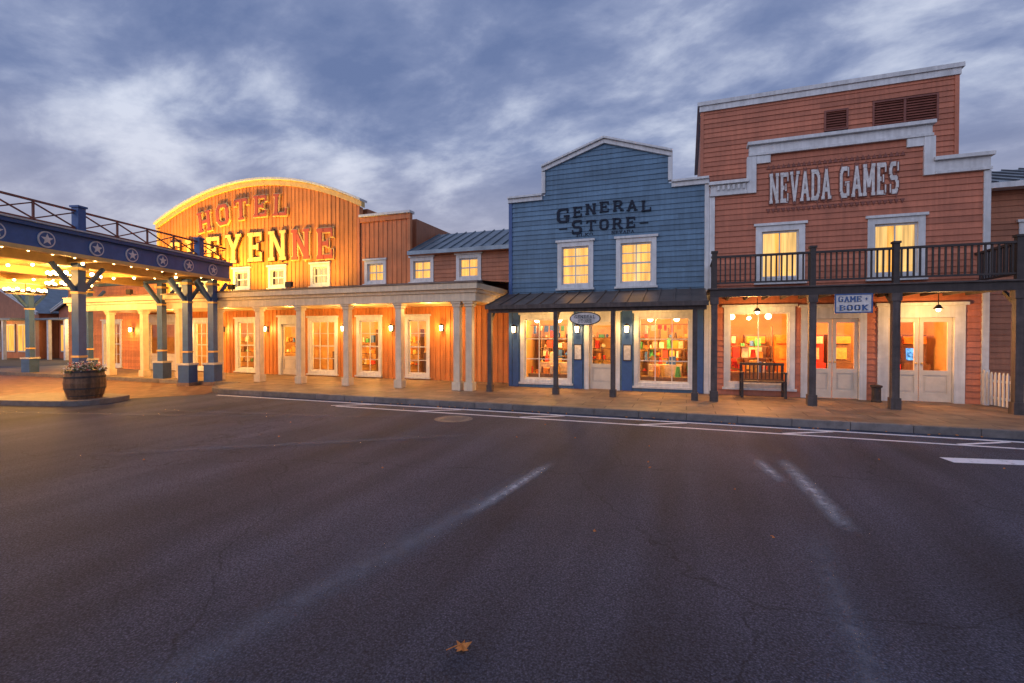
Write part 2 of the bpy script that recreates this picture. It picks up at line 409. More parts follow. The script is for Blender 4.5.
# ================================================================== GROUND
def asphalt():
    m = bpy.data.materials.new('asphalt'); m.use_nodes = True
    nt = m.node_tree; L = nt.links; b = nt.nodes['Principled BSDF']
    tc = nd(nt, 'ShaderNodeTexCoord')
    n1 = nd(nt, 'ShaderNodeTexNoise'); n1.inputs['Scale'].default_value = .35; n1.inputs['Detail'].default_value = 3
    n2 = nd(nt, 'ShaderNodeTexNoise'); n2.inputs['Scale'].default_value = 60; n2.inputs['Detail'].default_value = 3; n2.inputs['Roughness'].default_value = .85
    vo = nd(nt, 'ShaderNodeTexVoronoi'); vo.inputs['Scale'].default_value = 75
    mp = nd(nt, 'ShaderNodeMapping'); mp.inputs['Scale'].default_value = (1.3, .12, 1)
    n4 = nd(nt, 'ShaderNodeTexNoise'); n4.inputs['Scale'].default_value = 1.1; n4.inputs['Detail'].default_value = 3
    for n in (n1, n2, vo): L.new(tc.outputs['Object'], n.inputs['Vector'])
    L.new(tc.outputs['Object'], mp.inputs[0]); L.new(mp.outputs[0], n4.inputs['Vector'])
    def mr(src, a, c, lo, hi):
        k = nd(nt, 'ShaderNodeMapRange'); k.inputs[1].default_value = a; k.inputs[2].default_value = c
        k.inputs[3].default_value = lo; k.inputs[4].default_value = hi; L.new(src, k.inputs[0]); return k.outputs[0]
    a = mr(n1.outputs['Fac'], .3, .7, .74, 1.26); c = mr(n2.outputs['Fac'], .35, .68, .40, 1.9)
    e = mr(vo.outputs['Distance'], 0, .7, 1.6, .5); g = mr(n4.outputs['Fac'], .35, .7, .75, 1.35)
    v2 = nd(nt, 'ShaderNodeTexVoronoi'); v2.inputs['Scale'].default_value = 26; L.new(tc.outputs['Object'], v2.inputs['Vector'])
    st = mr(v2.outputs['Distance'], .05, .12, 2.6, 1.0)
    n5 = nd(nt, 'ShaderNodeTexNoise'); n5.inputs['Scale'].default_value = 1.2; n5.inputs['Detail'].default_value = 4; L.new(tc.outputs['Object'], n5.inputs['Vector'])
    mv = nd(nt, 'ShaderNodeVectorMath', operation='SCALE'); mv.inputs['Scale'].default_value = .9; L.new(n5.outputs['Color'], mv.inputs[0])
    av = nd(nt, 'ShaderNodeVectorMath', operation='ADD'); L.new(tc.outputs['Object'], av.inputs[0]); L.new(mv.outputs[0], av.inputs[1])
    v3 = nd(nt, 'ShaderNodeTexVoronoi', feature='DISTANCE_TO_EDGE'); v3.inputs['Scale'].default_value = .22; L.new(av.outputs[0], v3.inputs['Vector'])
    ck = mr(v3.outputs['Distance'], .0, .0035, .5, 1.0)
    def mul(x, y_):
        k = nd(nt, 'ShaderNodeMath', operation='MULTIPLY'); L.new(x, k.inputs[0]); L.new(y_, k.inputs[1]); return k.outputs[0]
    ce = mul(c, e)
    v = mul(mul(mul(a, ce), mul(g, st)), ck)
    sm = nd(nt, 'ShaderNodeVectorMath', operation='SCALE'); sm.inputs[0].default_value = (.057, .064, .098)
    L.new(v, sm.inputs['Scale']); L.new(sm.outputs[0], b.inputs['Base Color'])
    b.inputs['Roughness'].default_value = .72; b.inputs['Specular IOR Level'].default_value = .22
    bp = nd(nt, 'ShaderNodeBump'); bp.inputs['Strength'].default_value = .8; bp.inputs['Distance'].default_value = .007
    L.new(ce, bp.inputs['Height']); L.new(bp.outputs[0], b.inputs['Normal'])
    return m

def paving(name, col, sx, sy):
    m = bpy.data.materials.new(name); m.use_nodes = True
    nt = m.node_tree; L = nt.links; b = nt.nodes['Principled BSDF']
    tc = nd(nt, 'ShaderNodeTexCoord')
    br = nd(nt, 'ShaderNodeTexBrick'); br.inputs['Scale'].default_value = 1; br.inputs['Brick Width'].default_value = sx; br.inputs['Row Height'].default_value = sy
    br.inputs['Mortar Size'].default_value = .012; br.offset = .5
    br.inputs['Color1'].default_value = (*[c * .8 for c in col], 1); br.inputs['Color2'].default_value = (*[c * 1.15 for c in col], 1)
    br.inputs['Mortar'].default_value = (*[c * .35 for c in col], 1)
    L.new(tc.outputs['Object'], br.inputs['Vector'])
    n = nd(nt, 'ShaderNodeTexNoise'); n.inputs['Scale'].default_value = 3; n.inputs['Detail'].default_value = 6
    L.new(tc.outputs['Object'], n.inputs['Vector'])
    k = nd(nt, 'ShaderNodeMapRange'); k.inputs[1].default_value = .3; k.inputs[2].default_value = .7; k.inputs[3].default_value = .6; k.inputs[4].default_value = 1.2
    L.new(n.outputs['Fac'], k.inputs[0])
    s = nd(nt, 'ShaderNodeVectorMath', operation='SCALE'); L.new(br.outputs['Color'], s.inputs[0]); L.new(k.outputs[0], s.inputs['Scale'])
    L.new(s.outputs[0], b.inputs['Base Color']); b.inputs['Roughness'].default_value = .6; b.inputs['Specular IOR Level'].default_value = .3
    bp = nd(nt, 'ShaderNodeBump'); bp.inputs['Strength'].default_value = .4; bp.inputs['Distance'].default_value = .008
    L.new(k.outputs[0], bp.inputs['Height']); L.new(bp.outputs[0], b.inputs['Normal'])
    return m

M['asphalt'] = asphalt()
M['side'] = paving('sidewalk_paving', (.21, .145, .10), 1.2, .6)
M['plaza'] = paving('drive_paving', (.17, .09, .065), .4, .2)
M['kerb'] = mat('kerb_stone', (.15, .13, .125), .7, 5, .35, .3)
M['soil'] = mat('ground_earth', (.07, .065, .06), .9, 1, .3)

g = MB(M['soil']); g.poly([(-400, -400, -.006), (400, -400, -.006), (400, 400, -.006), (-400, 400, -.006)]); g.build('ground')
g = MB(M['asphalt']); g.poly([(-120, -90, 0), (90, -90, 0), (90, 3, 0), (-120, 3, 0)]); g.build('road')

def arcpts(cx, cy, r, a0, a1, n=10):
    return [(cx + r * math.cos(math.radians(a0 + (a1 - a0) * k / n)), cy + r * math.sin(math.radians(a0 + (a1 - a0) * k / n))) for k in range(n + 1)]
KY = -2.35
out = arcpts(-13.6, KY + 1.5, 1.5, 270, 180, 10)
side_poly = [(40, 6), (40, KY + .16)] + [(x, y) for x, y in arcpts(-13.6, KY + 1.5, 1.34, 270, 180, 10)] + [(-14.94, -.5), (-33, -.5), (-33, 6)]
g = MB(M['side']); g.slab(side_poly[::-1], -.01, .14, 0); g.build('sidewalk')
g = MB(M['kerb'])
x = 40
while x > -13.6:
    xa = max(-13.6, x - 1.0); g.box(xa + .006, x, KY, KY + .158, -.01, .146, 0, R(.8, 1.15)); x = xa
ip = arcpts(-13.6, KY + 1.5, 1.342, 270, 180, 10)
for k in range(10):
    g.slab([out[k], ip[k], ip[k + 1], out[k + 1]], -.01, .146, 0, R(.85, 1.1))
g.box(-15.1, -14.942, KY + 1.5, -.66, -.01, .146, 0)
x = -15.1
while x > -33:
    g.box(x - .99, x, -.66, -.502, -.01, .146, 0, R(.8, 1.15)); x -= 1
g.build('kerb', bevel=.012)
g = MB(M['plaza']); g.poly([(-14.0, -2.7, .004), (-15.2, -.67, .004), (-45, -.67, .004), (-45, -8, .004), (-22, -8.2, .004), (-15.5, -4.6, .004)][::-1]); g.build('driveway_paving')

def worn(name, col, th0, th1, scale=9, gen=False, rough=.7, amount=1.0):
    m = bpy.data.materials.new(name); m.use_nodes = True
    nt = m.node_tree; L = nt.links; b = nt.nodes['Principled BSDF']
    b.inputs['Base Color'].default_value = (*col, 1); b.inputs['Roughness'].default_value = rough
    b.inputs['Specular IOR Level'].default_value = .3
    tc = nd(nt, 'ShaderNodeTexCoord')
    n = nd(nt, 'ShaderNodeTexNoise'); n.inputs['Scale'].default_value = scale; n.inputs['Detail'].default_value = 7; n.inputs['Roughness'].default_value = .8
    L.new(tc.outputs['Object'], n.inputs['Vector'])
    k = nd(nt, 'ShaderNodeMapRange'); k.inputs[1].default_value = th0; k.inputs[2].default_value = th1; k.inputs[4].default_value = amount
    L.new(n.outputs['Fac'], k.inputs[0]); f = k.outputs[0]
    if gen:
        sp = nd(nt, 'ShaderNodeSeparateXYZ'); L.new(tc.outputs['Generated'], sp.inputs[0])
        for ax, p in ((0, 1.2), (1, .45)):
            a = nd(nt, 'ShaderNodeMath', operation='MULTIPLY_ADD'); a.inputs[1].default_value = 2; a.inputs[2].default_value = -1; L.new(sp.outputs[ax], a.inputs[0])
            c = nd(nt, 'ShaderNodeMath', operation='ABSOLUTE'); L.new(a.outputs[0], c.inputs[0])
            d = nd(nt, 'ShaderNodeMath', operation='SUBTRACT'); d.inputs[0].default_value = 1; L.new(c.outputs[0], d.inputs[1])
            e = nd(nt, 'ShaderNodeMath', operation='POWER'); e.inputs[1].default_value = p; L.new(d.outputs[0], e.inputs[0])
            h = nd(nt, 'ShaderNodeMath', operation='MULTIPLY'); L.new(f, h.inputs[0]); L.new(e.outputs[0], h.inputs[1]); f = h.outputs[0]
    t = nd(nt, 'ShaderNodeBsdfTransparent'); mx = nd(nt, 'ShaderNodeMixShader')
    L.new(f, mx.inputs[0]); L.new(t.outputs[0], mx.inputs[1]); L.new(b.outputs[0], mx.inputs[2])
    L.new(mx.outputs[0], nt.nodes['Material Output'].inputs[0])
    return m
M['line'] = worn('worn_road_paint', (.66, .67, .74), .28, .46, 7)
M['wear'] = worn('worn_surface', (.19, .20, .25), .35, .75, 6, True, amount=.85)
g = MB(M['line'])
def strip(x0, y0, x1, y1, w, z=.004):
    d = Vector((x1 - x0, y1 - y0)).normalized(); n = Vector((-d.y, d.x)) * w / 2
    g.poly([(x0 - n.x, y0 - n.y, z), (x1 - n.x, y1 - n.y, z), (x1 + n.x, y1 + n.y, z), (x0 + n.x, y0 + n.y, z)])
strip(-13.5, -2.66, 30, -2.66, .11)
strip(-8.5, -3.28, 30, -3.28, .09)
for k in range(-3, 12):
    x = k * 2.6
    strip(x, -2.72, x - .9, -3.235, .09)
strip(3.6, -4.55, 6.8, -3.95, .30); strip(4.9, -5.0, 7.2, -4.5, .25)
g.build('road_marking')
def wear(x0, y0, x1, y1, w, mt='wear'):
    m = MB(M[mt]); l = math.hypot(x1 - x0, y1 - y0)
    m.poly([(-w / 2, -l / 2, 0), (w / 2, -l / 2, 0), (w / 2, l / 2, 0), (-w / 2, l / 2, 0)])
    o = m.build('road_wear_mark'); wear.z += .001
    o.location = ((x0 + x1) / 2, (y0 + y1) / 2, wear.z); o.rotation_euler = (0, 0, math.atan2(y1 - y0, x1 - x0) - math.pi / 2)
wear.z = .004
M['wear2'] = worn('faded_white_paint', (.42, .44, .50), .34, .60, 6, True, amount=.95)
wear(-2.75, -12.4, -1.85, -6.9, .50); wear(-2.3, -10.2, -1.80, -6.4, .34, 'wear')
wear(-2.08, -8.9, -1.82, -6.8, .2, 'wear2')
wear(1.45, -8.1, 1.33, -5.4, .30, 'wear2'); wear(1.12, -6.6, .98, -5.5, .24, 'wear2')
wear(.85, -11.4, 1.1, -8.2, .3); wear(-13, -5.5, -6, -4.3, .35)
wear(-18, -7.6, -8, -4.9, .4); wear(-9, -9, -3.5, -5.2, .4)

mh = MB(mat('cast_iron', (.12, .11, .11), .5, 20, .3, .3), M['kerb'])
mh.cyl((-4.78, -3.95, .0), (-4.78, -3.95, .008), .34, .34, 28, 0)
for k in range(28):
    a = 2 * math.pi * k / 28; c = 2 * math.pi * (k + 1) / 28
    mh.poly([(-4.78 + .34 * math.cos(a), -3.95 + .34 * math.sin(a), .007), (-4.78 + .42 * math.cos(a), -3.95 + .42 * math.sin(a), .006),
             (-4.78 + .42 * math.cos(c), -3.95 + .42 * math.sin(c), .006), (-4.78 + .34 * math.cos(c), -3.95 + .34 * math.sin(c), .007)], 1)
for k in range(-4, 5): mh.box(-4.78 - .25, -4.78 + .25, -3.95 + k * .06 - .012, -3.95 + k * .06 + .012, .008, .012, 0)
mh.build('manhole_cover')

lf = MB(mat('dry_leaf', (.60, .22, .05), .6, 40, .4))
def leaf_at(x, y, s, rot, lift):
    rad = [1, .45, .8, .4, .9, .35, .55, .3, .55, .35, .9, .4, .8, .45]
    n = len(rad); c = Vector((x, y, .018 + lift)); pts = []
    for k, r in enumerate(rad):
        a = rot + 2 * math.pi * k / n
        pts.append(Vector((x + s * r * math.cos(a), y + s * r * math.sin(a), .008 + lift * (r > .6) * abs(math.sin(a * 1.5)) * 1.6)))
    for k in range(n): lf.poly([c, pts[k], pts[(k + 1) % n]], 0, R(.7, 1.2))
    lf.beam(c, (x - s * 1.3 * math.cos(rot), y - s * 1.3 * math.sin(rot), .02), .004, .004)
leaf_at(-1.23, -10.84, .068, .7, .02)
lf.build('fallen_leaf')
lf = MB(bpy.data.materials['dry_leaf'])
for k in range(24): leaf_at(R(-9, 7), R(-9.0, -2.6), R(.010, .02), R(0, 6), .006)
for k in range(60): leaf_at(R(-9, 12), R(-2.6, -2.38), R(.015, .035), R(0, 6), .01)
lf.build('leaf_litter')

# ================================================================== GAME ARCADE BUILDING
Y1 = 1.65
arc = empty('game_arcade_building', (3.7, 1.65, 0))
W = MB(M['red'], M['dark']); T = MB(M['white'], M['doorw'], M['gold']); G = MB(M['glass']); C = MB(M['curtain'], M['curtain2'])
ops = []
ops.append(window(T, G, 1.80, 3.0, 3.30, 4.86, Y1, .15, 2, 2))
ops.append(window(T, G, 4.42, 5.64, 3.30, 4.86, Y1, .15, 2, 2))
ops.append(window(T, G, 1.0, 2.78, .36, 2.62, Y1, .14, 2, 1))
ops.append(door(T, G, 2.92, 4.42, .14, 2.58, Y1, 2, .16))
ops.append(door(T, G, 4.66, 6.46, .14, 2.58, Y1, 2, .22))
for o in ops[:2]:
    curtain(C, o[0] - .1, o[1] + .1, o[2] - .1, o[3] + .1, Y1 + .3, 1, .12); C.box(o[0] - .1, o[1] + .1, Y1 + .42, Y1 + .44, o[2] - .1, o[3] + .1, 0, 1)
def nprof(z):
    if z > 6.2: return (1.62, 5.75)
    return (.62, 6.9)
clap(W, .62, 6.9, .14, 7.0, Y1, ops, nprof)
W.build('walls', arc)
B = MB(M['red'], M['metal'])
B.box(.66, 6.86, Y1 + .5, Y1 + 9, 2.95, 6.0, 0)
B.build('rear_body', arc)
U = MB(M['red'], M['white'], M['louver'])
YU = 3.65
ux0, ux1 = .42, 7.10
clap(U, ux0, ux1, 5.0, 9.3, YU, [(3.88, 4.5, 8.0, 8.62), (5.1, 6.67, 7.93, 8.7)])
U.box(ux0 + .01, ux1 - .01, YU + .3, YU + 7, 4.5, 9.2, 0); U.box(ux0 + .01, ux0 + .12, YU, YU + .29, 4.5, 9.2, 0); U.box(ux1 - .12, ux1 - .01, YU, YU + .29, 4.5, 9.2, 0)
U.box(ux0 - .12, ux1 + .12, YU - .12, YU + 7.1, 9.3, 9.42, 1); U.box(ux0 - .06, ux1 + .06, YU - .07, YU + .02, 9.12, 9.298, 1)
U.box(ux0 - .03, ux0 + .07, YU - .04, YU + .02, 5, 9.11, 0); U.box(ux1 - .07, ux1 + .03, YU - .04, YU + .02, 5, 9.11, 0)
for (a, b, c, d) in ((3.88, 4.5, 8.0, 8.62), (5.1, 6.67, 7.93, 8.7)):
    U.box(a, b, YU + .12, YU + .14, c, d, 2)
    U.box(a, a + .05, YU - .04, YU + .1, c, d, 2); U.box(b - .05, b, YU - .04, YU + .1, c, d, 2)
    U.box(a + .05, b - .05, YU - .037, YU + .1, d - .05, d, 2); U.box(a + .05, b - .05, YU - .037, YU + .1, c, c + .05, 2)
    if b - a > 1: U.box((a + b) / 2 - .03, (a + b) / 2 + .03, YU - .03, YU + .1, c + .05, d - .05, 2)
    z = c + .07
    while z < d - .08:
        U.poly([(a + .05, YU - .02, z), (b - .05, YU - .02, z), (b - .05, YU + .03, z + .07), (a + .05, YU + .03, z + .07)], 2, R(.9, 1.2)); z += .075
U.build('upper_block', arc)
K = MB(M['white'], M['louver'])
def band(x0, x1, zt, h=.40, y=Y1):
    K.box(x0, x1, y - .07, y + .12, zt - h, zt - .09)
    K.box(x0 - .05, x1 + .05, y - .17, y + .16, zt - .09, zt)
    K.box(x0 - .02, x1 + .02, y - .11, y - .068, zt - h, zt - h + .07)
band(1.62, 5.75, 7.20, .38)
band(.62, 1.56, 6.20, .40, y=Y1 - .003); band(5.82, 6.9, 6.27, .42, y=Y1 - .003)
K.box(1.565, 1.80, Y1 - .09, Y1 + .1, 5.80, 6.815); K.box(5.58, 5.815, Y1 - .09, Y1 + .1, 5.85, 6.815)
K.box(1.803, 2.15, Y1 - .075, Y1 + .1, 6.60, 6.817); K.box(5.23, 5.577, Y1 - .075, Y1 + .1, 6.60, 6.817)
for k in range(6):
    xx = .80 + k * .13; K.box(xx, xx + .06, Y1 - .13, Y1 - .12, 5.95, 6.08)
K.box(.6, .74, Y1 - .055, Y1 + .1, .14, 5.79, 0); K.box(6.78, 6.92, Y1 - .055, Y1 + .1, .14, 5.84, 0)
for k in range(26):
    xx = 2.05 + k * .122
    K.prism([(xx, 6.42), (xx + .11, 6.42), (xx + .055, 6.54)], Y1 - .045, Y1 - .02, 1); K.prism([(xx, 5.33), (xx + .11, 5.33), (xx + .055, 5.21)], Y1 - .045, Y1 - .02, 1)
K.build('cornice', arc, bevel=.008)
T.build('windows_and_doors', arc); G.build('glass', arc); C.build('curtains', arc)
S = MB(M['letterwhite'], M['louver'])
for x0, x1, s_, f_ in ((2.12, 3.60, 'NEVADA', .94), (3.76, 5.10, 'GAMES', .90)):
    word(S, s_, x0, x1, 5.87, .82, Y1 - .026, 1, wf=f_, th=.24, dep=.022, g=.022)
    word(S, s_, x0, x1, 5.87, .82, Y1 - .048, 0, wf=f_, th=.24, dep=.022)
S.build('lettering', arc)
I = MB(M['inwall'], M['infloor']); room(I, .70, 6.82, Y1 + .15, Y1 + 3.6, .15, 2.8); I.build('interior_room', arc)
I = MB(*GM, M['screen_b'], M['bulb2'])
nG = len(GM)
def arcade(x, y, scr, body):
    I.box(x, x + .62, y, y + .7, .15, 1.0, body); I.box(x, x + .62, y + .25, y + .7, 1.0, 1.85, body)
    I.poly([(x + .12, y + .2, 1.1), (x + .50, y + .2, 1.1), (x + .50, y + .24, 1.45), (x + .12, y + .24, 1.45)], scr)
    I.box(x + .04, x + .58, y + .15, y + .249, 1.58, 1.8, 7 if body == 0 else 6)
for k, (x, s, b_) in enumerate(((.9, 6, 0), (1.75, 3, 4), (2.6, 6, 6), (3.3, 3, 0), (4.1, 1, 4), (5.15, 6, 0), (5.95, nG, 4))): arcade(x, Y1 + 1.7 + (x * 7 % 1) * .5, s, b_)
display(I, 1.15, 2.6, Y1 + .5, .75)
shelves(I, 1.3, 2.4, Y1 + 1.2, (.8, 1.15, 1.5))
for x in (1.3, 2.3, 3.6, 5.0, 6.1): I.ball((x, Y1 + 1.2, 2.40), .09, mi=nG + 1); I.cyl((x, Y1 + 1.2, 2.5), (x, Y1 + 1.2, 2.8), .01, n=5, mi=4)
I.build('arcade_machines', arc)
for x in (1.8, 4.8): light('interior_light', (x, Y1 + 1.0, 2.15), 290, (1, .40, .11), .15, arc)
Bk = MB(M['greypost'], M['dark'])
PX = [.66, 2.84, 4.49, 6.66]
for x in PX:
    Bk.box(x - .075, x + .075, -.075, .075, .14, 2.80, 0); Bk.box(x - .1, x + .1, -.1, .1, .14, .40, 0); Bk.box(x - .1, x + .1, -.1, .1, 2.62, 2.798, 0)
    Bk.box(x - .06, x + .06, -.06, .06, 3.0, 3.93, 1)
    Bk.box(x - .08, x + .08, -.08, .08, 3.932, 3.98, 1)
    Bk.beam((x, .08, 2.5), (x, .5, 2.8), .06, .07, 0)
Bk.box(.56, 6.80, -.06, .06, 2.802, 2.99, 1)
x = .6
while x < 6.8:
    Bk.box(x, x + .05, .06, Y1 - .03, 2.82, 2.95, 0); x += .45
y = -.12
while y < Y1 - .1:
    Bk.box(.5, 6.86, y, y + .135, 2.992, 3.025, 0, R(.7, 1.2)); y += .142
Bk.box(.58, 6.78, -.045, .035, 3.80, 3.85, 1); Bk.box(.58, 6.78, -.03, .02, 3.14, 3.18, 1)
x = .8
while x < 6.6:
    if min(abs(x - p) for p in PX) > .08: Bk.box(x - .017, x + .017, -.022, .012, 3.18, 3.80, 1)
    x += .115
for xe in (.66, 6.66):
    Bk.box(xe - .04, xe + .04, .06, Y1 - .03, 3.80, 3.85, 1); Bk.box(xe - .025, xe + .025, .06, Y1 - .03, 3.14, 3.18, 1)
    y = .18
    while y < Y1 - .1: Bk.box(xe - .017, xe + .017, y - .017, y + .017, 3.18, 3.80, 1); y += .115
Bk.build('balcony', arc)
Lm = MB(M['dark'], M['bulb2'])
for x in (1.75, 5.6):
    Lm.cyl((x, .8, 2.55), (x, .8, 2.82), .01, n=5, mi=0); Lm.cyl((x, .8, 2.46), (x, .8, 2.56), .10, .03, 10, 0); Lm.ball((x, .8, 2.44), .05, mi=1)
    light('porch_light', (x, .8, 2.34), 75, (1, .52, .16), r=.06, parent=arc)
Lm.build('porch_lamps', arc)

hs = MB(M['letterwhite'], M['navy'], M['dark'])
hs.box(3.29, 3.98, -.16, -.13, 2.38, 2.77, 0, 1)
hs.box(3.26, 4.01, -.17, -.12, 2.77, 2.80, 1); hs.box(3.26, 4.01, -.17, -.12, 2.35, 2.38, 1); hs.box(3.26, 3.288, -.168, -.122, 2.38, 2.77, 1); hs.box(3.982, 4.01, -.168, -.122, 2.38, 2.77, 1)
word(hs, 'GAME', 3.32, 3.80, 2.675, .13, -.16, 1, dep=.012, th=.26); word(hs, '&', 3.82, 3.95, 2.675, .09, -.16, 1, dep=.012)
word(hs, 'BOOK', 3.34, 3.93, 2.475, .13, -.16, 1, dep=.012, th=.26)
for x in (3.4, 3.87): hs.beam((x, -.145, 2.80), (x, -.07, 2.93), .012, .012, 2)
hs.build('hanging_shop_sign')

# ================================================================== GENERAL STORE
gs = empty('general_store_building', (-2.45, 1.65, 0))
W = MB(M['blue'], M['navy']); T = MB(M['white'], M['doorw'], M['gold'], M['dark']); G = MB(M['glass']); C = MB(M['curtain'], M['curtain2'])
ops = [window(T, G, -3.90, -2.75, 3.32, 4.78, Y1, .14, 2, 4), window(T, G, -2.05, -.86, 3.32, 4.78, Y1, .14, 2, 4),
       window(T, G, -5.15, -3.42, .30, 2.50, Y1, .13, 3, 3), door(T, G, -3.02, -1.92, .14, 2.55, Y1, 1, .14),
       window(T, G, -1.50, .20, .30, 2.50, Y1, .13, 3, 3)]
for o in ops[:2]:
    curtain(C, o[0] - .1, o[1] + .1, o[2] - .1, o[3] + .1, Y1 + .3, 0, .15)
    C.box(o[0] - .1, o[1] + .1, Y1 + .40, Y1 + .42, o[2] - .1, o[3] + .1, 1)
def gprof(z):
    if z < 6.3: return (-5.53, .6)
    if z < 7.2: return (-4.32, -.52)
    f = (z - 7.2) / .68; return (-4.32 + 1.9 * f, -.52 - 1.9 * f)
clap(W, -5.53, .6, .14, 7.82, Y1, ops, gprof)
W.build('walls', gs)
K = MB(M['white'], M['navy'])
def sband(x0, z0, x1, z1, th=.13):
    K.prism([(x0, z0 - th), (x1, z1 - th), (x1, z1), (x0, z0)], Y1 - .09, Y1 + .1)
    K.prism([(x0, z0 + .002), (x1, z1 + .002), (x1, z1 + .07), (x0, z0 + .07)], Y1 - .16, Y1 + .14)
sband(-4.42, 7.22, -2.42, 7.88); sband(-2.42, 7.88, -.42, 7.22)
sband(-5.58, 6.32, -4.40, 6.32); sband(-.44, 6.32, .58, 6.32)
K.box(-4.42, -4.30, Y1 - .087, Y1 + .1, 6.40, 7.085); K.box(-.54, -.42, Y1 - .087, Y1 + .1, 6.40, 7.085)
K.box(-5.56, -5.44, Y1 - .05, Y1 + .1, .14, 6.18, 1); K.box(.47, .595, Y1 - .05, Y1 + .1, .14, 6.18, 0)
for (a, b) in ((-5.42, -5.2), (-3.36, -3.08), (-1.86, -1.55), (.25, .45)):
    K.box(a, b, Y1 - .06, Y1 + .02, .14, 2.6, 1)
K.build('cornice', gs, bevel=.008)
T.build('windows_and_doors', gs); G.build('glass', gs); C.build('curtains', gs)
S = MB(M['letterblue'])
glyph(S, 'G', -3.72, 5.64, .46, .46, Y1 - .028, th=.2, dep=.035)
word(S, 'ENERAL', -3.46, -.95, 5.68, .33, Y1 - .028, arc=.12, th=.2, dep=.035, wf=.8)
glyph(S, 'S', -3.27, 5.24, .40, .44, Y1 - .028, th=.2, dep=.035)
word(S, 'TORE', -3.02, -1.42, 5.26, .33, Y1 - .028, th=.2, dep=.035, wf=.8)
word(S, 'ELKO', -3.30, -2.75, 4.99, .09, Y1 - .028, th=.2, dep=.012); word(S, 'NEVADA', -2.2, -1.5, 4.99, .09, Y1 - .028, th=.2, dep=.012)
S.box(-3.85, -3.58, Y1 - .05, Y1 - .02, 5.2, 5.23); S.box(-1.35, -1.1, Y1 - .05, Y1 - .02, 5.2, 5.23)
S.build('lettering', gs)
B = MB(M['blue'], M['metal']); B.box(-5.5, .58, Y1 + .5, Y1 + 9, 2.95, 6.0, 0); B.build('rear_body', gs)
I = MB(M['inwall'], M['infloor']); room(I, -5.5, .6, Y1 + .15, Y1 + 3.4, .15, 2.8); I.build('interior_room', gs)
I = MB(*GM, M['bulb2'])
for a in (-5.3, -3.7, -2.0, -.6): shelves(I, a, a + 1.1, Y1 + 2.6)
for a in (-5.0, -1.35):
    display(I, a, a + 1.42, Y1 + .35, .55)
    I.box(a + .2, a + 1.2, Y1 + .95, Y1 + 1.3, .15, .9, 3, 1); goods(I, a + .22, a + 1.0, Y1 + 1.0, .9, .28, .4)
    for k in range(7):     # goods hung from a rail across the window head
        hx = a + .12 + k * .19; hz_ = R(.12, .3)
        I.box(hx, hx + R(.07, .14), Y1 + .55, Y1 + .58, 2.15 - hz_, 2.15, random.choice((0, 6, 5, 3, 7, 2)), 1.2)
    I.beam((a, Y1 + .56, 2.17), (a + 1.42, Y1 + .56, 2.17), .02, .02, 4)
shelves(I, -4.9, -3.8, Y1 + 1.6, (1.1, 1.4)); shelves(I, -1.2, -.1, Y1 + 1.6, (1.1, 1.4))
for x in (-4.9, -4.1, -2.5, -1.1, -.3): I.ball((x, Y1 + 1.0, 2.35), .09, mi=nG); I.cyl((x, Y1 + 1, 2.4), (x, Y1 + 1, 2.8), .01, n=5, mi=4)
I.build('merchandise', gs)
for x in (-4.4, -.7): light('interior_light', (x, Y1 + .85, 2.3), 340, (1, .50, .13), .12, gs)
A = MB(M['copper'], M['greypost'])
def az(y): return 2.70 + (y + .18) / (Y1 + .18) * .50
A.poly([(-5.62, -.18, az(-.18)), (.50, -.18, az(-.18)), (.50, Y1, az(Y1)), (-5.62, Y1, az(Y1))], 0)
A.poly([(-5.62, -.18, az(-.18) - .04), (.50, -.18, az(-.18) - .04), (.50, Y1, az(Y1) - .04), (-5.62, Y1, az(Y1) - .04)], 1)
x = -5.62
while x <= .5:
    A.beam((x, -.18, az(-.18) + .012), (x, Y1, az(Y1) + .012), .03, .035, 0); x += .408
A.box(-5.64, .52, -.21, -.182, 2.60, 2.72, 1)
A.box(-5.6, .48, -.05, .05, 2.50, 2.62, 1)
for x in (-5.66, -3.52, -1.90, .20):
    xx = x + .1 if x < -5.6 else x
    A.box(xx - .06, xx + .06, -.06, .06, .14, 2.498, 1); A.box(xx - .085, xx + .085, -.085, .085, .14, .34, 1)
    A.beam((xx, .05, 2.2), (xx, .45, 2.62), .05, .06, 1)
A.build('awning', gs)
Sc = MB(M['dark'], M['bulb2'])
for x in (-5.32, -3.22, -1.70): sconce(Sc, 0, x, Y1 - .06, 2.02, gs, 24)
Sc.build('wall_lanterns', gs)
Pn = MB(M['dark'], M['letterwhite'], M['gold'])
for x in (-3.22, -1.70):
    Pn.box(x - .12, x + .12, Y1 - .085, Y1 - .062, 1.05, 1.55, 0); Pn.box(x - .10, x + .10, Y1 - .09, Y1 - .086, 1.08, 1.52, 1)
Pn.build('notice_frames', gs)
for x in (-4.0, -.9): light('porch_light', (x, .7, 2.42), 42, (1, .56, .18), .08, gs)
ov = MB(M['letterwhite'], M['dark'], M['letterblue'])
n = 28
ov.prism([(-2.68 + .44 * math.cos(2 * math.pi * k / n), 2.30 + .19 * math.sin(2 * math.pi * k / n)) for k in range(n)], -.02, .02, 1)
ov.prism([(-2.68 + .41 * math.cos(2 * math.pi * k / n), 2.30 + .165 * math.sin(2 * math.pi * k / n)) for k in range(n)], -.03, -.021, 0)
word(ov, 'GENERAL', -2.98, -2.38, 2.35, .09, -.03, 2, dep=.012); word(ov, 'STORE', -2.88, -2.48, 2.23, .09, -.03, 2, dep=.012)
for x in (-2.95, -2.41): ov.beam((x, 0, 2.42), (x, 0, 2.5), .012, .012, 1)
ov.build('oval_shop_sign')

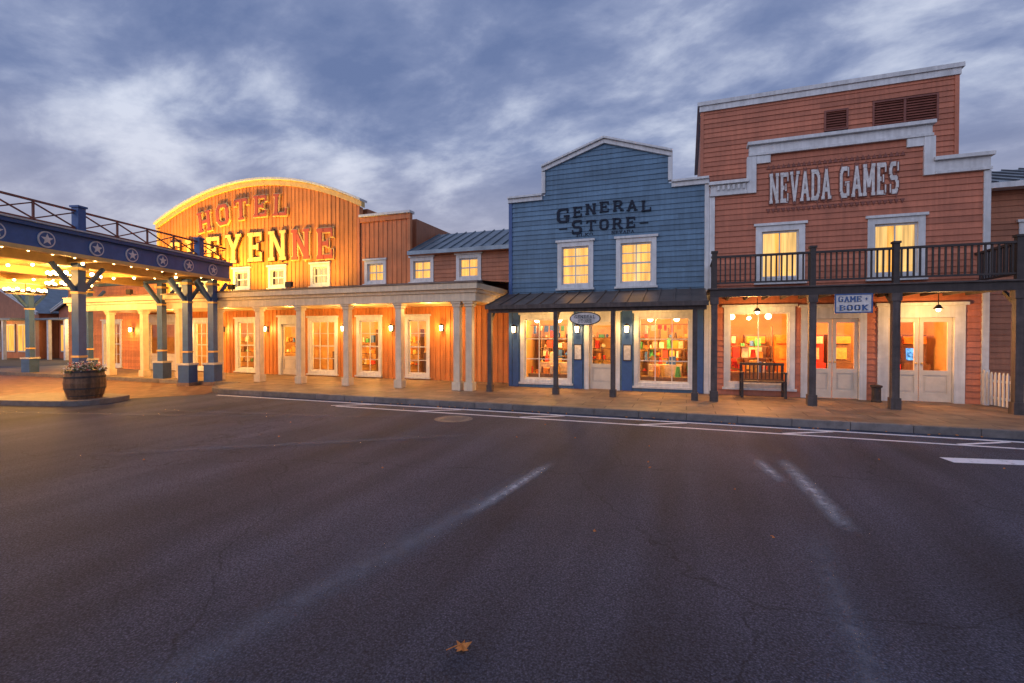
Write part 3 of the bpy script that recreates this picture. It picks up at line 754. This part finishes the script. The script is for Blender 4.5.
# ================================================================== HOTEL
Y2 = 2.65
ho = empty('hotel_building', (-18, 2.65, 0))
W = MB(M['orange'], M['salmon'], M['brown']); T = MB(M['white'], M['doorw'], M['gold']); G = MB(M['glass']); C = MB(M['curtain'], M['curtain2'])
ops = []
for cx in (-7.5, -9.45, -11.55, -14.25, -16.55, -18.6, -20.6, -22.6):
    o = window(T, G, cx - .50, cx + .50, 3.86, 4.78, Y2, .13, 2, 2); ops.append(o)
    C.box(o[0], o[1], Y2 + .3, Y2 + .32, o[2] - .1, o[3] + .1, 1 if cx < -13 else 0)
for a, b in ((-10.2, -9.12), (-12.45, -11.27), (-14.9, -13.4), (-19.0, -17.75), (-21.7, -20.4), (-28.2, -26.7)):
    ops.append(window(T, G, a, b, .24, 2.56, Y2, .14, 3 if b - a > 1.3 else 2, 4))
ops.append(door(T, G, -16.5, -15.4, .14, 2.6, Y2, 1)); ops.append(door(T, G, -25.0, -22.6, .14, 2.75, Y2, 2, .25))
CX, HW, ZS, RISE = -18.13, 5.87, 7.22, 1.38
az2 = lambda x: ZS + RISE * (1 - ((x - CX) / HW) ** 2)
vboard(W, -24, -12.27, .14, az2, Y2, ops, mi=0)
vboard(W, -12.27, -9.95, 2.9, 6.50, Y2 - .004, ops, mi=1)
vboard(W, -12.27, -5.6, .14, 2.9, Y2, ops, mi=0)
clap(W, -9.95, -5.4, 2.9, 5.0, Y2, ops, mi=2)
clap(W, -31, -24, .14, 5.0, Y2, ops, mi=0)
W.build('walls', ho)
T.build('windows_and_doors', ho); G.build('glass', ho); C.build('curtains', ho)
K = MB(M['gold'], M['salmon'], M['white'])
n = 40
for k in range(n):
    xa = CX - HW - .1 + (2 * HW + .2) * k / n; xb = CX - HW - .1 + (2 * HW + .2) * (k + 1) / n
    za, zb = az2(xa), az2(xb)
    K.prism([(xa, za - .24), (xb, zb - .24), (xb, zb - .02), (xa, za - .02)], Y2 - .07, Y2 + .15, 0)
    K.prism([(xa, za - .018), (xb, zb - .018), (xb, zb + .08), (xa, za + .08)], Y2 - .18, Y2 + .3, 2, 1)
K.box(-12.37, -12.25, Y2 - .08, Y2 + .15, 3.4, 6.95, 1); K.box(-24.0, -23.88, Y2 - .08, Y2 + .15, 3.4, 6.95, 0)
K.box(-12.24, -9.9, Y2 - .16, Y2 + .2, 6.50, 6.60, 2); K.box(-12.24, -9.93, Y2 - .08, Y2 + .1, 6.30, 6.498, 1); K.box(-10.06, -9.94, Y2 - .06, Y2 + .1, 4.9, 6.298, 1)
K.build('cornice', ho, bevel=.008)
B = MB(M['brown'], M['metal'])
B.box(-12.2, -10.0, Y2 + .5, Y2 + 9, 2.95, 6.4, 0); B.box(-23.9, -12.3, Y2 + .5, Y2 + 9, 2.95, 7.0, 0)
B.box(-31, -24.05, Y2 + .5, Y2 + 6, 2.95, 4.9, 0)
def rz(y): return 4.98 + (y - (Y2 - .25)) * .46
B.poly([(-9.93, Y2 - .25, rz(Y2 - .25)), (-5.3, Y2 - .25, rz(Y2 - .25)), (-5.3, Y2 + 2.2, rz(Y2 + 2.2)), (-9.93, Y2 + 2.2, rz(Y2 + 2.2))], 1)
B.poly([(-9.93, Y2 + 2.2, rz(Y2 + 2.2)), (-5.3, Y2 + 2.2, rz(Y2 + 2.2)), (-5.3, Y2 + 5, rz(Y2)), (-9.93, Y2 + 5, rz(Y2))], 1)
x = -9.9
while x < -5.3: B.beam((x, Y2 - .25, rz(Y2 - .25) + .02), (x, Y2 + 2.2, rz(Y2 + 2.2) + .02), .03, .05, 1); x += .42
B.box(-9.93, -5.3, Y2 - .3, Y2 - .252, 4.86, 5.0, 1); B.box(-9.93, -5.3, Y2 - .25, Y2, 4.84, 4.86, 0)
B.poly([(-31.2, Y2 - .25, 5.0), (-24.03, Y2 - .25, 5.0), (-24.03, Y2 + 3, 6.2), (-31.2, Y2 + 3, 6.2)], 1)
B.build('roofs', ho)
S = MB(M['letterred'], M['gold'], M['letterdark'])
def two(c, x, z, w, h, rot, back, front):
    glyph(S, c, x, z, w, h, Y2 - .03, back, th=.26, dep=.07, rot=rot, g=.035)
    glyph(S, c, x, z, w, h, Y2 - .10, front, th=.20, dep=.035, rot=rot)
for i, c in enumerate('HOTEL'):
    x = -20.75 + i * 1.12; two(c, x, 7.43 - .036 * (x + 17.4) ** 2, .88, .92, -(x + 17.6) * .04, 1, 0)
for i, c in enumerate('CHEYENNE'):
    x = -22.75 + i * 1.26; zz = 5.58 + .10 * (1 - ((x + 18.3) / 4.5) ** 2)
    if i < 6: two(c, x, zz, .98, 1.26, 0, 2, 1)
    else: two(c, x, zz, .98, 1.26, 0, 1, 0)
S.build('lettering', ho)
I = MB(M['inwall'], M['infloor']); room(I, -30.8, -5.6, Y2 + .15, Y2 + 3.4, .15, 2.85); I.build('interior_room', ho)
I = MB(*GM, M['bulb2'])
for a in (-9.9, -12.0, -14.3, -18.7, -21.5):
    shelves(I, a - .5, a + 1.0, Y2 + 2.4, (.5, 1.0, 1.5)); I.box(a - .3, a + .8, Y2 + 1.0, Y2 + 1.6, .8, .86, 4); I.box(a, a + .1, Y2 + 1.2, Y2 + 1.3, .15, .8, 4)
    I.box(a + .2, a + .6, Y2 + .5, Y2 + .9, .15, 1.15, 4, 1)
    goods(I, a - .2, a + .5, Y2 + 1.1, .86, .3, .3)
    I.ball((a + .3, Y2 + 1.3, 2.2), .11, mi=nG); I.cyl((a + .3, Y2 + 1.3, 2.3), (a + .3, Y2 + 1.3, 2.85), .01, n=5, mi=4)
I.build('lobby_furniture', ho)
for x in (-9.7, -12.2, -14.4, -18.3, -21.3, -25.5): light('interior_light', (x, Y2 + 1.0, 2.0), 200, (1, .49, .11), .12, ho)
P = MB(M['cream'], M['copper'], M['gold'], M['ceilw'])
xl = -25.5; xr = -5.95
P.box(xl, xr, -.20, -.02, 2.86, 3.12, 0, 1); P.box(xl, xr + .05, -.26, -.02, 3.122, 3.22, 0, 1.05); P.box(xl, xr + .12, -.38, .0, 3.222, 3.40, 0, .95); P.box(xl, xr + .16, -.42, .0, 3.402, 3.45, 1)
P.box(xr - .18, xr, -.018, Y2 - .03, 2.86, 3.12, 0, 1); P.box(xr - .18, xr + .05, -.018, Y2 - .03, 3.122, 3.22, 0, 1.05); P.box(xr - .18, xr + .12, .002, Y2 - .03, 3.222, 3.40, 0, .95)
P.poly([(xl, -.42, 3.455), (xr + .16, -.42, 3.455), (xr + .16, Y2 - .02, 3.70), (xl, Y2 - .02, 3.70)], 1)
P.poly([(xl, -.02, 2.92), (xr - .1, -.02, 2.92), (xr - .1, Y2, 2.92), (xl, Y2, 2.92)], 3)
for x in (-6.22, -6.63, -8.71, -10.76, -12.77, -14.67, -16.7, -18.8, -20.9, -23.0, -25.1):
    w = .105
    P.box(x - w, x + w, -.12, .09, .40, 2.70, 0); P.box(x - w - .04, x + w + .04, -.16, .13, .14, .398, 0)
    P.box(x - w - .03, x + w + .03, -.15, .12, 2.702, 2.79, 0); P.box(x - w - .06, x + w + .06, -.18, .15, 2.792, 2.858, 0)
P.build('porch', ho, bevel=.01)
Sc = MB(M['dark'], M['bulb2'])
for x in (-8.55, -10.73, -13.0, -17.1, -19.7, -22.1, -25.8): sconce(Sc, 0, x, Y2 - .02, 2.1, ho, 45)
Sc.build('wall_lanterns', ho)
for x in (-8.2, -11.2, -14.2, -17.5, -20.5): light('porch_light', (x, .9, 2.7), 80, (1, .55, .15), .08, ho)
F = MB(M['dark'], M['bulb2'])
for x, pw in ((-22.8, 1600), (-19.8, 2000), (-16.8, 1300), (-13.9, 520)):
    F.box(x - .14, x + .14, .55, .67, 3.62, 3.82, 0); F.beam((x, .65, 3.50), (x, .65, 3.62), .03, .03, 0)
    F.poly([(x - .12, .674, 3.64), (x + .12, .674, 3.64), (x + .12, .674, 3.80), (x - .12, .674, 3.80)], 1)
    light('floodlight', (x, .75, 3.76), pw, (1, .60, .07), .1, ho, 'SPOT', (x, Y2, 6.4), 130)
F.build('floodlights', ho)

# ================================================================== NEIGHBOUR right
nb = empty('siding_house', (12, 3.1, 0))
W = MB(M['brown'], M['metal'], M['white']); T = MB(M['white'], M['doorw'], M['gold']); G = MB(M['glass']); C = MB(M['curtain'], M['curtain2'])
YN = 3.15
ops = [window(T, G, 8.2, 9.3, 3.3, 4.8, YN, .14, 2, 2), window(T, G, 8.2, 9.6, .5, 2.4, YN, .14, 3, 3), window(T, G, 11, 12.1, 3.3, 4.8, YN, .14, 2, 2)]
clap(W, 6.95, 16, .14, 5.7, YN, ops)
W.box(6.97, 16, YN + .5, YN + 8, .14, 5.7); W.box(6.92, 7.06, YN - .05, YN + .1, .14, 5.69, 0)
W.box(6.7, 16.2, YN - .45, YN - .40, 5.66, 5.80, 2)
W.poly([(6.7, YN - .4, 5.8), (16.2, YN - .4, 5.8), (16.2, YN + 3, 7.0), (6.7, YN + 3, 7.0)], 1)
W.poly([(6.7, YN - .4, 5.68), (16.2, YN - .4, 5.68), (16.2, YN, 5.68), (6.7, YN, 5.68)], 2)
x = 6.75
while x < 16: W.beam((x, YN - .4, 5.82), (x, YN + 3, 7.02), .03, .05, 1); x += .42
for o in ops: C.box(o[0], o[1], YN + .3, YN + .32, o[2] - .1, o[3] + .1, 0)
W.build('walls_and_roof', nb); T.build('windows', nb); G.build('glass', nb); C.build('curtains', nb)

# ================================================================== picket fence
pf = MB(M['white'])
a = Vector((6.78, 1.5)); b = Vector((7.0, .25)); d = b - a; L_ = d.length; d.normalize()
k = 0
while k * .115 < L_:
    p = a + d * k * .115
    pf.box(p.x - .012, p.x + .012, p.y - .035, p.y + .035, .18, .90, 0)
    pf.prism([(p.x - .012, .902), (p.x + .012, .902), (p.x, .96)], p.y - .03, p.y + .03); k += 1
for z in (.35, .75): pf.beam((a.x + .03, a.y, z), (b.x + .03, b.y, z), .03, .06)
for p in (a, b): pf.box(p.x - .0, p.x + .09, p.y - .045, p.y + .045, .14, 1.0)
pf.build('picket_fence')

# ================================================================== bench + bin
bn = MB(M['dark'])
x0, x1, yb = 1.40, 2.50, 1.05
for k in range(4): bn.box(x0, x1, yb + k * .105, yb + k * .105 + .085, .56, .59, 0)
for k in range(11):
    xx = x0 + .06 + k * .098; bn.box(xx - .016, xx + .016, yb + .44, yb + .462, .62, 1.0, 0)
bn.box(x0, x1, yb + .43, yb + .47, 1.0, 1.07); bn.box(x0, x1, yb + .432, yb + .468, .595, .62)
for xx in (x0 + .03, x1 - .03):
    bn.box(xx - .03, xx + .03, yb, yb + .06, .14, .558); bn.box(xx - .03, xx + .03, yb + .42, yb + .48, .14, .558); bn.box(xx - .028, xx + .028, yb + .47, yb + .50, .14, 1.0)
    bn.box(xx - .035, xx + .035, yb - .02, yb + .46, .80, .835); bn.box(xx - .025, xx + .025, yb + .01, yb + .05, .592, .798)
    bn.box(xx - .02, xx + .02, yb + .06, yb + .42, .28, .32)
bn.build('wooden_bench', bevel=.006)
bb = MB(M['dark'], M['kerb'])
bb.lathe((4.53, 1.25, .14), [(.11, 0), (.12, .02), (.10, .06), (.10, .36), (.13, .38), (.13, .42), (.05, .44)], 16, 0); bb.build('ash_bin')

# ================================================================== PORTICO
EX = Vector((.230, -.973, 0)); LX = Vector((-.973, -.230, 0)); ORG = Vector((-16.16, -.07, 0))
MP = Matrix(((EX.x, LX.x, 0, ORG.x), (EX.y, LX.y, 0, ORG.y), (0, 0, 1, 0), (0, 0, 0, 1)))
Wp = lambda p, q, z=0: MP @ Vector((p, q, z))
po = empty('hotel_portico', ORG)
LEN, WID = 9.6, 13.5
P = MB(M['navy'], M['gold'], M['white'], M['ceilw'], M['brick'], M['metal'], M4=MP)
Z0, Z1 = 3.86, 4.50
def pq(x, y):
    v = Vector((x, y, 0)) - ORG; return (v.dot(EX), v.dot(LX))
bl = pq(-29.6, -.1)
roofp = [(0.06, .05), (LEN - .05, .05), (LEN - .05, WID), bl]
P.slab(roofp, 4.30, 4.36, 5); P.slab(roofp, 4.02, 4.05, 3)
P.box(0, LEN, -.06, .045, Z0 + .08, Z1 - .1, 0, 1.1); P.box(-.03, LEN + .03, -.10, .05, Z0 - .02, Z0 + .078, 1, .9)
P.box(-.06, LEN + .06, -.16, .06, Z1 - .098, Z1, 0, .8); P.box(-.08, LEN + .08, -.19, .06, Z1 + .002, Z1 + .04, 2, .8)
P.box(LEN - .045, LEN + .06, .052, WID, Z0 + .08, Z1 - .1, 0, 1); P.box(LEN - .05, LEN + .1, .052, WID, Z0 - .02, Z0 + .078, 1, .9)
P.box(LEN - .06, LEN + .16, .062, WID, Z1 - .098, Z1, 0, .8)
P.beam((0, .05, 4.16), (bl[0], bl[1], 4.16), .12, .5, 0)
for q in (1.3, 4.4, 7.5, 10.6):
    P.box(bl[0] * q / bl[1] + .2, LEN - .1, q - .09, q + .09, 3.78, 4.018, 1, .9)
for p in (1.5, 4.7, 7.6):
    P.box(p - .07, p + .07, .1, WID - .3, 3.86, 4.016, 1, .85)
def star(p, z=4.16):
    y = -.062
    P.cyl((p, y, z), (p, y - .025, z), .20, .20, 24, 2); P.cyl((p, y - .026, z), (p, y - .034, z), .165, .165, 24, 0)
    pts = []
    for k in range(10):
        r = .15 if k % 2 == 0 else .062; a = math.pi / 2 + k * math.pi / 5; pts.append((p + r * math.cos(a), z + r * math.sin(a)))
    n = len(pts)
    for k in range(n):
        P.poly([(p, y - .05, z), (pts[k][0], y - .04, pts[k][1]), (pts[(k + 1) % n][0], y - .04, pts[(k + 1) % n][1])], 2, 1)
for p in (.85, 1.95, 3.0, 4.05, 5.1, 6.35, 7.4, 8.4): star(p)
def post(p, q, top=3.86):
    w = .11
    P.box(p - w - .10, p + w + .10, q - w - .10, q + w + .10, 0, .75, 0, .95); P.box(p - w - .13, p + w + .13, q - w - .13, q + w + .13, .752, .82, 2, .8)
    P.box(p - w - .13, p + w + .13, q - w - .13, q + w + .13, 0.0, .12, 4)
    P.box(p - w, p + w, q - w, q + w, .822, top, 0, 1.1)
    for zz in (1.2, 3.0): P.box(p - w - .02, p + w + .02, q - w - .02, q + w + .02, zz, zz + .06, 1)
    P.box(p - w - .05, p + w + .05, q - w - .05, q + w + .05, top - .2, top - .12, 1)
    for dp in (-1, 1):
        P.beam((p + dp * w, q, 3.1), (p + dp * (w + .62), q, 3.80), .09, .10, 0)
    P.beam((p, q + w, 3.1), (p, q + w + .62, 3.80), .09, .10, 0)
for p, q in ((.35, .35), (.72, 1.05), (-.5, 3.2), (4.56, 1.1), (-1.9, 8.0), (-2.6, 11.8), (4.5, 12.3), (4.5, 7.0), (8.9, 1.1), (8.9, 7.0)):
    post(p, q)
P.build('frame_and_roof', po)
Rl = MB(M['louver'], M['navy'], M['white'], M4=MP)
def rail(p0, p1, q0, q1, n):
    for k in range(n):
        a = (p0 + (p1 - p0) * k / n, q0 + (q1 - q0) * k / n); b = (p0 + (p1 - p0) * (k + 1) / n, q0 + (q1 - q0) * (k + 1) / n)
        Rl.beam((a[0], a[1], 4.62), (b[0], b[1], 5.0), .03, .03); Rl.beam((a[0], a[1] + .035, 5.0), (b[0], b[1] + .035, 4.62), .03, .03)
        Rl.beam((b[0], b[1], 4.54), (b[0], b[1], 5.03), .04, .04)
    Rl.beam((p0, q0, 5.05), (p1, q1, 5.05), .06, .045); Rl.beam((p0, q0, 4.60), (p1, q1, 4.60), .04, .035)
rail(.1, 1.3, .0, .0, 1); rail(1.5, 5.4, 0, 0, 4); rail(5.6, 9.5, 0, 0, 4); rail(9.6, 9.6, .2, 13, 12)
rail(bl[0] * .08, bl[0], bl[1] * .08, bl[1], 12)
for p in (1.4, 5.5, 9.6):
    Rl.box(p - .10, p + .10, -.10, .10, 4.54, 5.14, 1, 1); Rl.box(p - .13, p + .13, -.13, .13, 5.142, 5.19, 1)
Rl.build('railing', po)
Ch = MB(M['dark'], M['bulb'], M4=MP)
def chand(p, q, z=3.62, r=.62, pw=150):
    n = 12
    for k in range(n):
        a = 2 * math.pi * k / n; c = 2 * math.pi * (k + 1) / n
        Ch.beam((p + r * math.cos(a), q + r * math.sin(a), z), (p + r * math.cos(c), q + r * math.sin(c), z), .05, .07, 0)
        if k % 2 == 0: Ch.beam((p, q, z), (p + r * math.cos(a), q + r * math.sin(a), z), .04, .04, 0)
        Ch.cyl((p + r * math.cos(a), q + r * math.sin(a), z + .03), (p + r * math.cos(a), q + r * math.sin(a), z + .08), .03, .03, 6, 0)
        Ch.ball((p + r * math.cos(a), q + r * math.sin(a), z + .13), .06, mi=1)
    Ch.cyl((p, q, z), (p, q, 4.02), .02, .02, 6, 0)
    light('chandelier_light', Wp(p, q, z - .12), pw, (1, .50, .12), .3, po)
chand(3.1, 2.9, pw=700); chand(6.2, 2.9, pw=650); chand(.6, 6.0, pw=560); chand(3.1, 9.0, pw=650); chand(-1.2, 10.2, pw=450)
for p in [x * .55 + .4 for x in range(17)]:
    Ch.ball((p, .30, 3.90), .035, mi=1)
for q in [x * .8 + .8 for x in range(15)]:
    Ch.ball((1.5, q, 3.83), .04, mi=1); Ch.ball((4.7, q, 3.83), .04, mi=1)
Ch.build('chandeliers', po)

Is = MB(M['kerb'], M4=MP)
ip = []
for k in range(28):
    a = 2 * math.pi * k / 28; ip.append((4.95 + .85 * math.copysign(abs(math.cos(a)) ** .5, math.cos(a)), 1.35 + 1.75 * math.copysign(abs(math.sin(a)) ** .6, math.sin(a))))
Is.slab(ip, -.01, .14); Is.build('traffic_island', bevel=.015)
bc = Wp(5.12, .30, .14)
Br = MB(mat('barrel_wood', (.20, .10, .05), .6, 10, .4, .3, streak=.4), M['dark'], mat('planter_leaves', (.06, .11, .03), .6, 10, .4),
        mat('white_petals', (.7, .66, .6), .6, 10, .2), mat('pink_petals', (.5, .08, .12), .6, 10, .2))
Br.lathe(bc, [(.36, 0), (.40, .12), (.44, .3), (.45, .42), (.43, .6), (.39, .76), (.34, .76), (.34, .70)], 26, 0, [R(.6, 1.2) for _ in range(26)])
for z, r in ((.08, .395), (.26, .442), (.56, .445), (.70, .415)): Br.lathe(bc + Vector((0, 0, z)), [(r - .03, 0), (r, 0), (r - .003, .05), (r - .03, .05)], 26, 1)
for k in range(620):
    a = R(0, 6.28); rr = .46 * math.sqrt(R(0, 1)); h = .76 + R(0, .24) * (1 - rr * 1.2) - max(0, rr - .36) * .8
    c = bc + Vector((rr * math.cos(a), rr * math.sin(a), h)); s = R(.02, .045)
    u = Vector((R(-1, 1), R(-1, 1), R(-.6, .6))).normalized(); v = u.cross(Vector((R(-1, 1), R(-1, 1), 1))).normalized()
    mi = 2 if k < 330 else (3 if k % 4 else 4)
    if mi > 2: c.z += .05; s *= .9
    Br.poly([c - u * s, c + v * s * .6, c + u * s, c - v * s * .6], mi, R(.6, 1.3))
Br.build('barrel_planter')

# ================================================================== distant left buildings + trees
db = empty('distant_shop_building', (-50, 10, 0))
D = MB(M['brown'], M['metal'], M['curtain'], M['white'], M['red'])
def gable(x0, x1, y, z, zp, m):
    D.box(x0, x1, y, y + 8, 0, z, m); xm = (x0 + x1) / 2
    D.prism([(x0, z + .002), (x1, z + .002), (xm, zp)], y + .0, y + 8, m)
    D.beam((x0 - .4, y - .3, z - .1), (xm, y - .3, zp + .15), .12, .25, 3); D.beam((x1 + .4, y - .3, z - .1), (xm, y - .3, zp + .15), .12, .25, 3)
    D.poly([(x0 - .4, y - .4, z - .1), (xm, y - .4, zp + .2), (xm, y + 8, zp + .2), (x0 - .4, y + 8, z - .1)], 1); D.poly([(x1 + .4, y - .4, z - .1), (xm, y - .4, zp + .2), (xm, y + 8, zp + .2), (x1 + .4, y + 8, z - .1)], 1)
    n = int((x1 - x0) / 2)
    for k in range(n):
        a = x0 + .4 + k * 2.0
        D.box(a - .1, a + 1.5, y - .06, y - .01, .5, 2.7, 3); D.box(a, a + 1.4, y - .08, y - .062, .6, 2.6, 2); D.box(a + .66, a + .74, y - .1, y - .082, .6, 2.6, 3)
    D.box(x0 - .2, x1 + .2, y - 1.8, y - .1, 2.95, 3.1, 1)
    for k in range(n + 1): D.box(x0 + k * 2.0 - .1, x0 + k * 2.0 + .1, y - 1.7, y - 1.5, 0, 2.95, 3)
gable(-58, -47, 9, 3.6, 5.8, 0); gable(-46.5, -36, 10, 3.8, 6.0, 4); gable(-72, -59, 8, 3.8, 6.2, 4)
D.build('shops', db)
light('distant_shop_light', (-52, 7.0, 2.7), 420, parent=db); light('distant_shop_light', (-41, 8.0, 2.7), 420, parent=db)  # warm point lights in front of the distant shops, no fixtures
tr = MB(mat('distant_foliage', (.05, .07, .03), .8, 2, .4), M['dark'])
for k in range(14):
    tx, ty = R(-95, -35), R(22, 40); H = R(6, 9)
    tr.cyl((tx, ty, 0), (tx, ty, H * .6), .25, .12, 7, 1)
    for j in range(5): a = R(0, 6.3); tr.cyl((tx, ty, H * .4), (tx + 1.8 * math.cos(a), ty + 1.8 * math.sin(a), H * .75), .1, .04, 5, 1)
    for j in range(420):
        v = Vector((R(-1, 1), R(-1, 1), R(-1, 1)))
        if v.length > 1: continue
        c = Vector((tx, ty, H * .72)) + Vector((v.x * 2.6, v.y * 2.6, v.z * H * .33)); s = R(.15, .35)
        u = Vector((R(-1, 1), R(-1, 1), R(-1, 1))).normalized(); w = u.orthogonal().normalized()
        tr.poly([c - u * s, c + w * s * .7, c + u * s, c - w * s * .7], 0, R(.5, 1.4))
tr.build('distant_trees')

# ================================================================== SKY
w = bpy.data.worlds.new('World'); sc.world = w; w.use_nodes = True
nt = w.node_tree; L = nt.links; bg = nt.nodes['Background']; bg.inputs[1].default_value = .1
sky = nd(nt, 'ShaderNodeTexSky', sky_type='NISHITA'); sky.sun_disc = False; sky.sun_elevation = math.radians(6); sky.sun_rotation = math.radians(200)
tc = nd(nt, 'ShaderNodeTexCoord'); sp = nd(nt, 'ShaderNodeSeparateXYZ'); L.new(tc.outputs['Generated'], sp.inputs[0])
def math_(op, a, b=None, c=None):
    k = nd(nt, 'ShaderNodeMath', operation=op)
    for i, v in enumerate((a, b, c)):
        if v is None: continue
        if isinstance(v, (int, float)): k.inputs[i].default_value = v
        else: L.new(v, k.inputs[i])
    return k.outputs[0]
zc = math_('ADD', math_('MAXIMUM', sp.outputs[2], 0.0), .25)
px = math_('DIVIDE', sp.outputs[0], zc); py = math_('DIVIDE', sp.outputs[1], zc)
cb = nd(nt, 'ShaderNodeCombineXYZ'); L.new(px, cb.inputs[0]); L.new(py, cb.inputs[1])
mp = nd(nt, 'ShaderNodeMapping'); mp.inputs['Rotation'].default_value = (0, 0, math.radians(35)); mp.inputs['Scale'].default_value = (1.0, 1.45, 1); mp.inputs['Location'].default_value = (5.3, 1.7, 0)
L.new(cb.outputs[0], mp.inputs[0])
def noise(s, d, r, dist):
    n = nd(nt, 'ShaderNodeTexNoise'); n.inputs['Scale'].default_value = s; n.inputs['Detail'].default_value = d; n.inputs['Roughness'].default_value = r; n.inputs['Distortion'].default_value = dist
    L.new(mp.outputs[0], n.inputs['Vector']); return n.outputs['Fac']
big = noise(.7, 3, .5, .2); mid = noise(2.8, 8, .58, .15)
f = math_('ADD', math_('MULTIPLY', big, .45), math_('MULTIPLY', mid, .55))
rp = nd(nt, 'ShaderNodeValToRGB'); L.new(f, rp.inputs[0])
el = rp.color_ramp.elements
el[0].position = .40; el[0].color = (.155, .215, .41, 1); el[1].position = .64; el[1].color = (.72, .77, .92, 1)
e = el.new(.465); e.color = (.215, .275, .475, 1); e = el.new(.515); e.color = (.31, .37, .57, 1); e = el.new(.57); e.color = (.50, .56, .74, 1)
hz = nd(nt, 'ShaderNodeMapRange'); hz.inputs[1].default_value = .0; hz.inputs[2].default_value = .36; hz.inputs[3].default_value = .75; hz.inputs[4].default_value = 0
L.new(sp.outputs[2], hz.inputs[0])
# pale band strongest beyond the hotel roofs
dr = math_('MULTIPLY_ADD', math_('ADD', math_('MULTIPLY', sp.outputs[0], -.42), math_('MULTIPLY', sp.outputs[1], .9)), .5, .5)
hf = math_('MULTIPLY', hz.outputs[0], dr)
mx = nd(nt, 'ShaderNodeMix', data_type='RGBA'); L.new(hf, mx.inputs[0]); L.new(rp.outputs[0], mx.inputs[6]); mx.inputs[7].default_value = (.78, .70, .72, 1)
bk = math_('MULTIPLY_ADD', math_('MAXIMUM', math_('MULTIPLY', sp.outputs[1], -1.0), 0.0), .9, 1.0)
sc1 = nd(nt, 'ShaderNodeVectorMath', operation='SCALE'); L.new(mx.outputs[2], sc1.inputs[0]); L.new(math_('MULTIPLY', bk, 9.6), sc1.inputs['Scale'])
mx2 = nd(nt, 'ShaderNodeMix', data_type='RGBA'); mx2.inputs[0].default_value = .04
L.new(sc1.outputs[0], mx2.inputs[6]); L.new(sky.outputs[0], mx2.inputs[7])
L.new(mx2.outputs[2], bg.inputs[0])

sd = bpy.data.lights.new('twilight_fill', 'SUN'); sd.energy = .5; sd.angle = math.radians(50); sd.color = (.95, .90, 1.0)  # broad fill added to brighten the facades, as twilight glow from behind camera
so = bpy.data.objects.new('twilight_fill', sd); sc.collection.objects.link(so)
so.rotation_euler = (math.radians(70), 0, math.radians(-20))

# ================================================================== CAMERA
cd = bpy.data.cameras.new('camera'); cd.sensor_width = 36; cd.lens = 16.875; cd.clip_end = 2000; cd.clip_start = .05
co = bpy.data.objects.new('camera', cd); sc.collection.objects.link(co)
co.location = (0, -13.35, 1.84); co.rotation_euler = (math.radians(90 - .776), 0, math.radians(20))
sc.camera = co
sc.view_settings.view_transform = 'Standard'; sc.view_settings.look = 'None'; sc.view_settings.exposure = 0
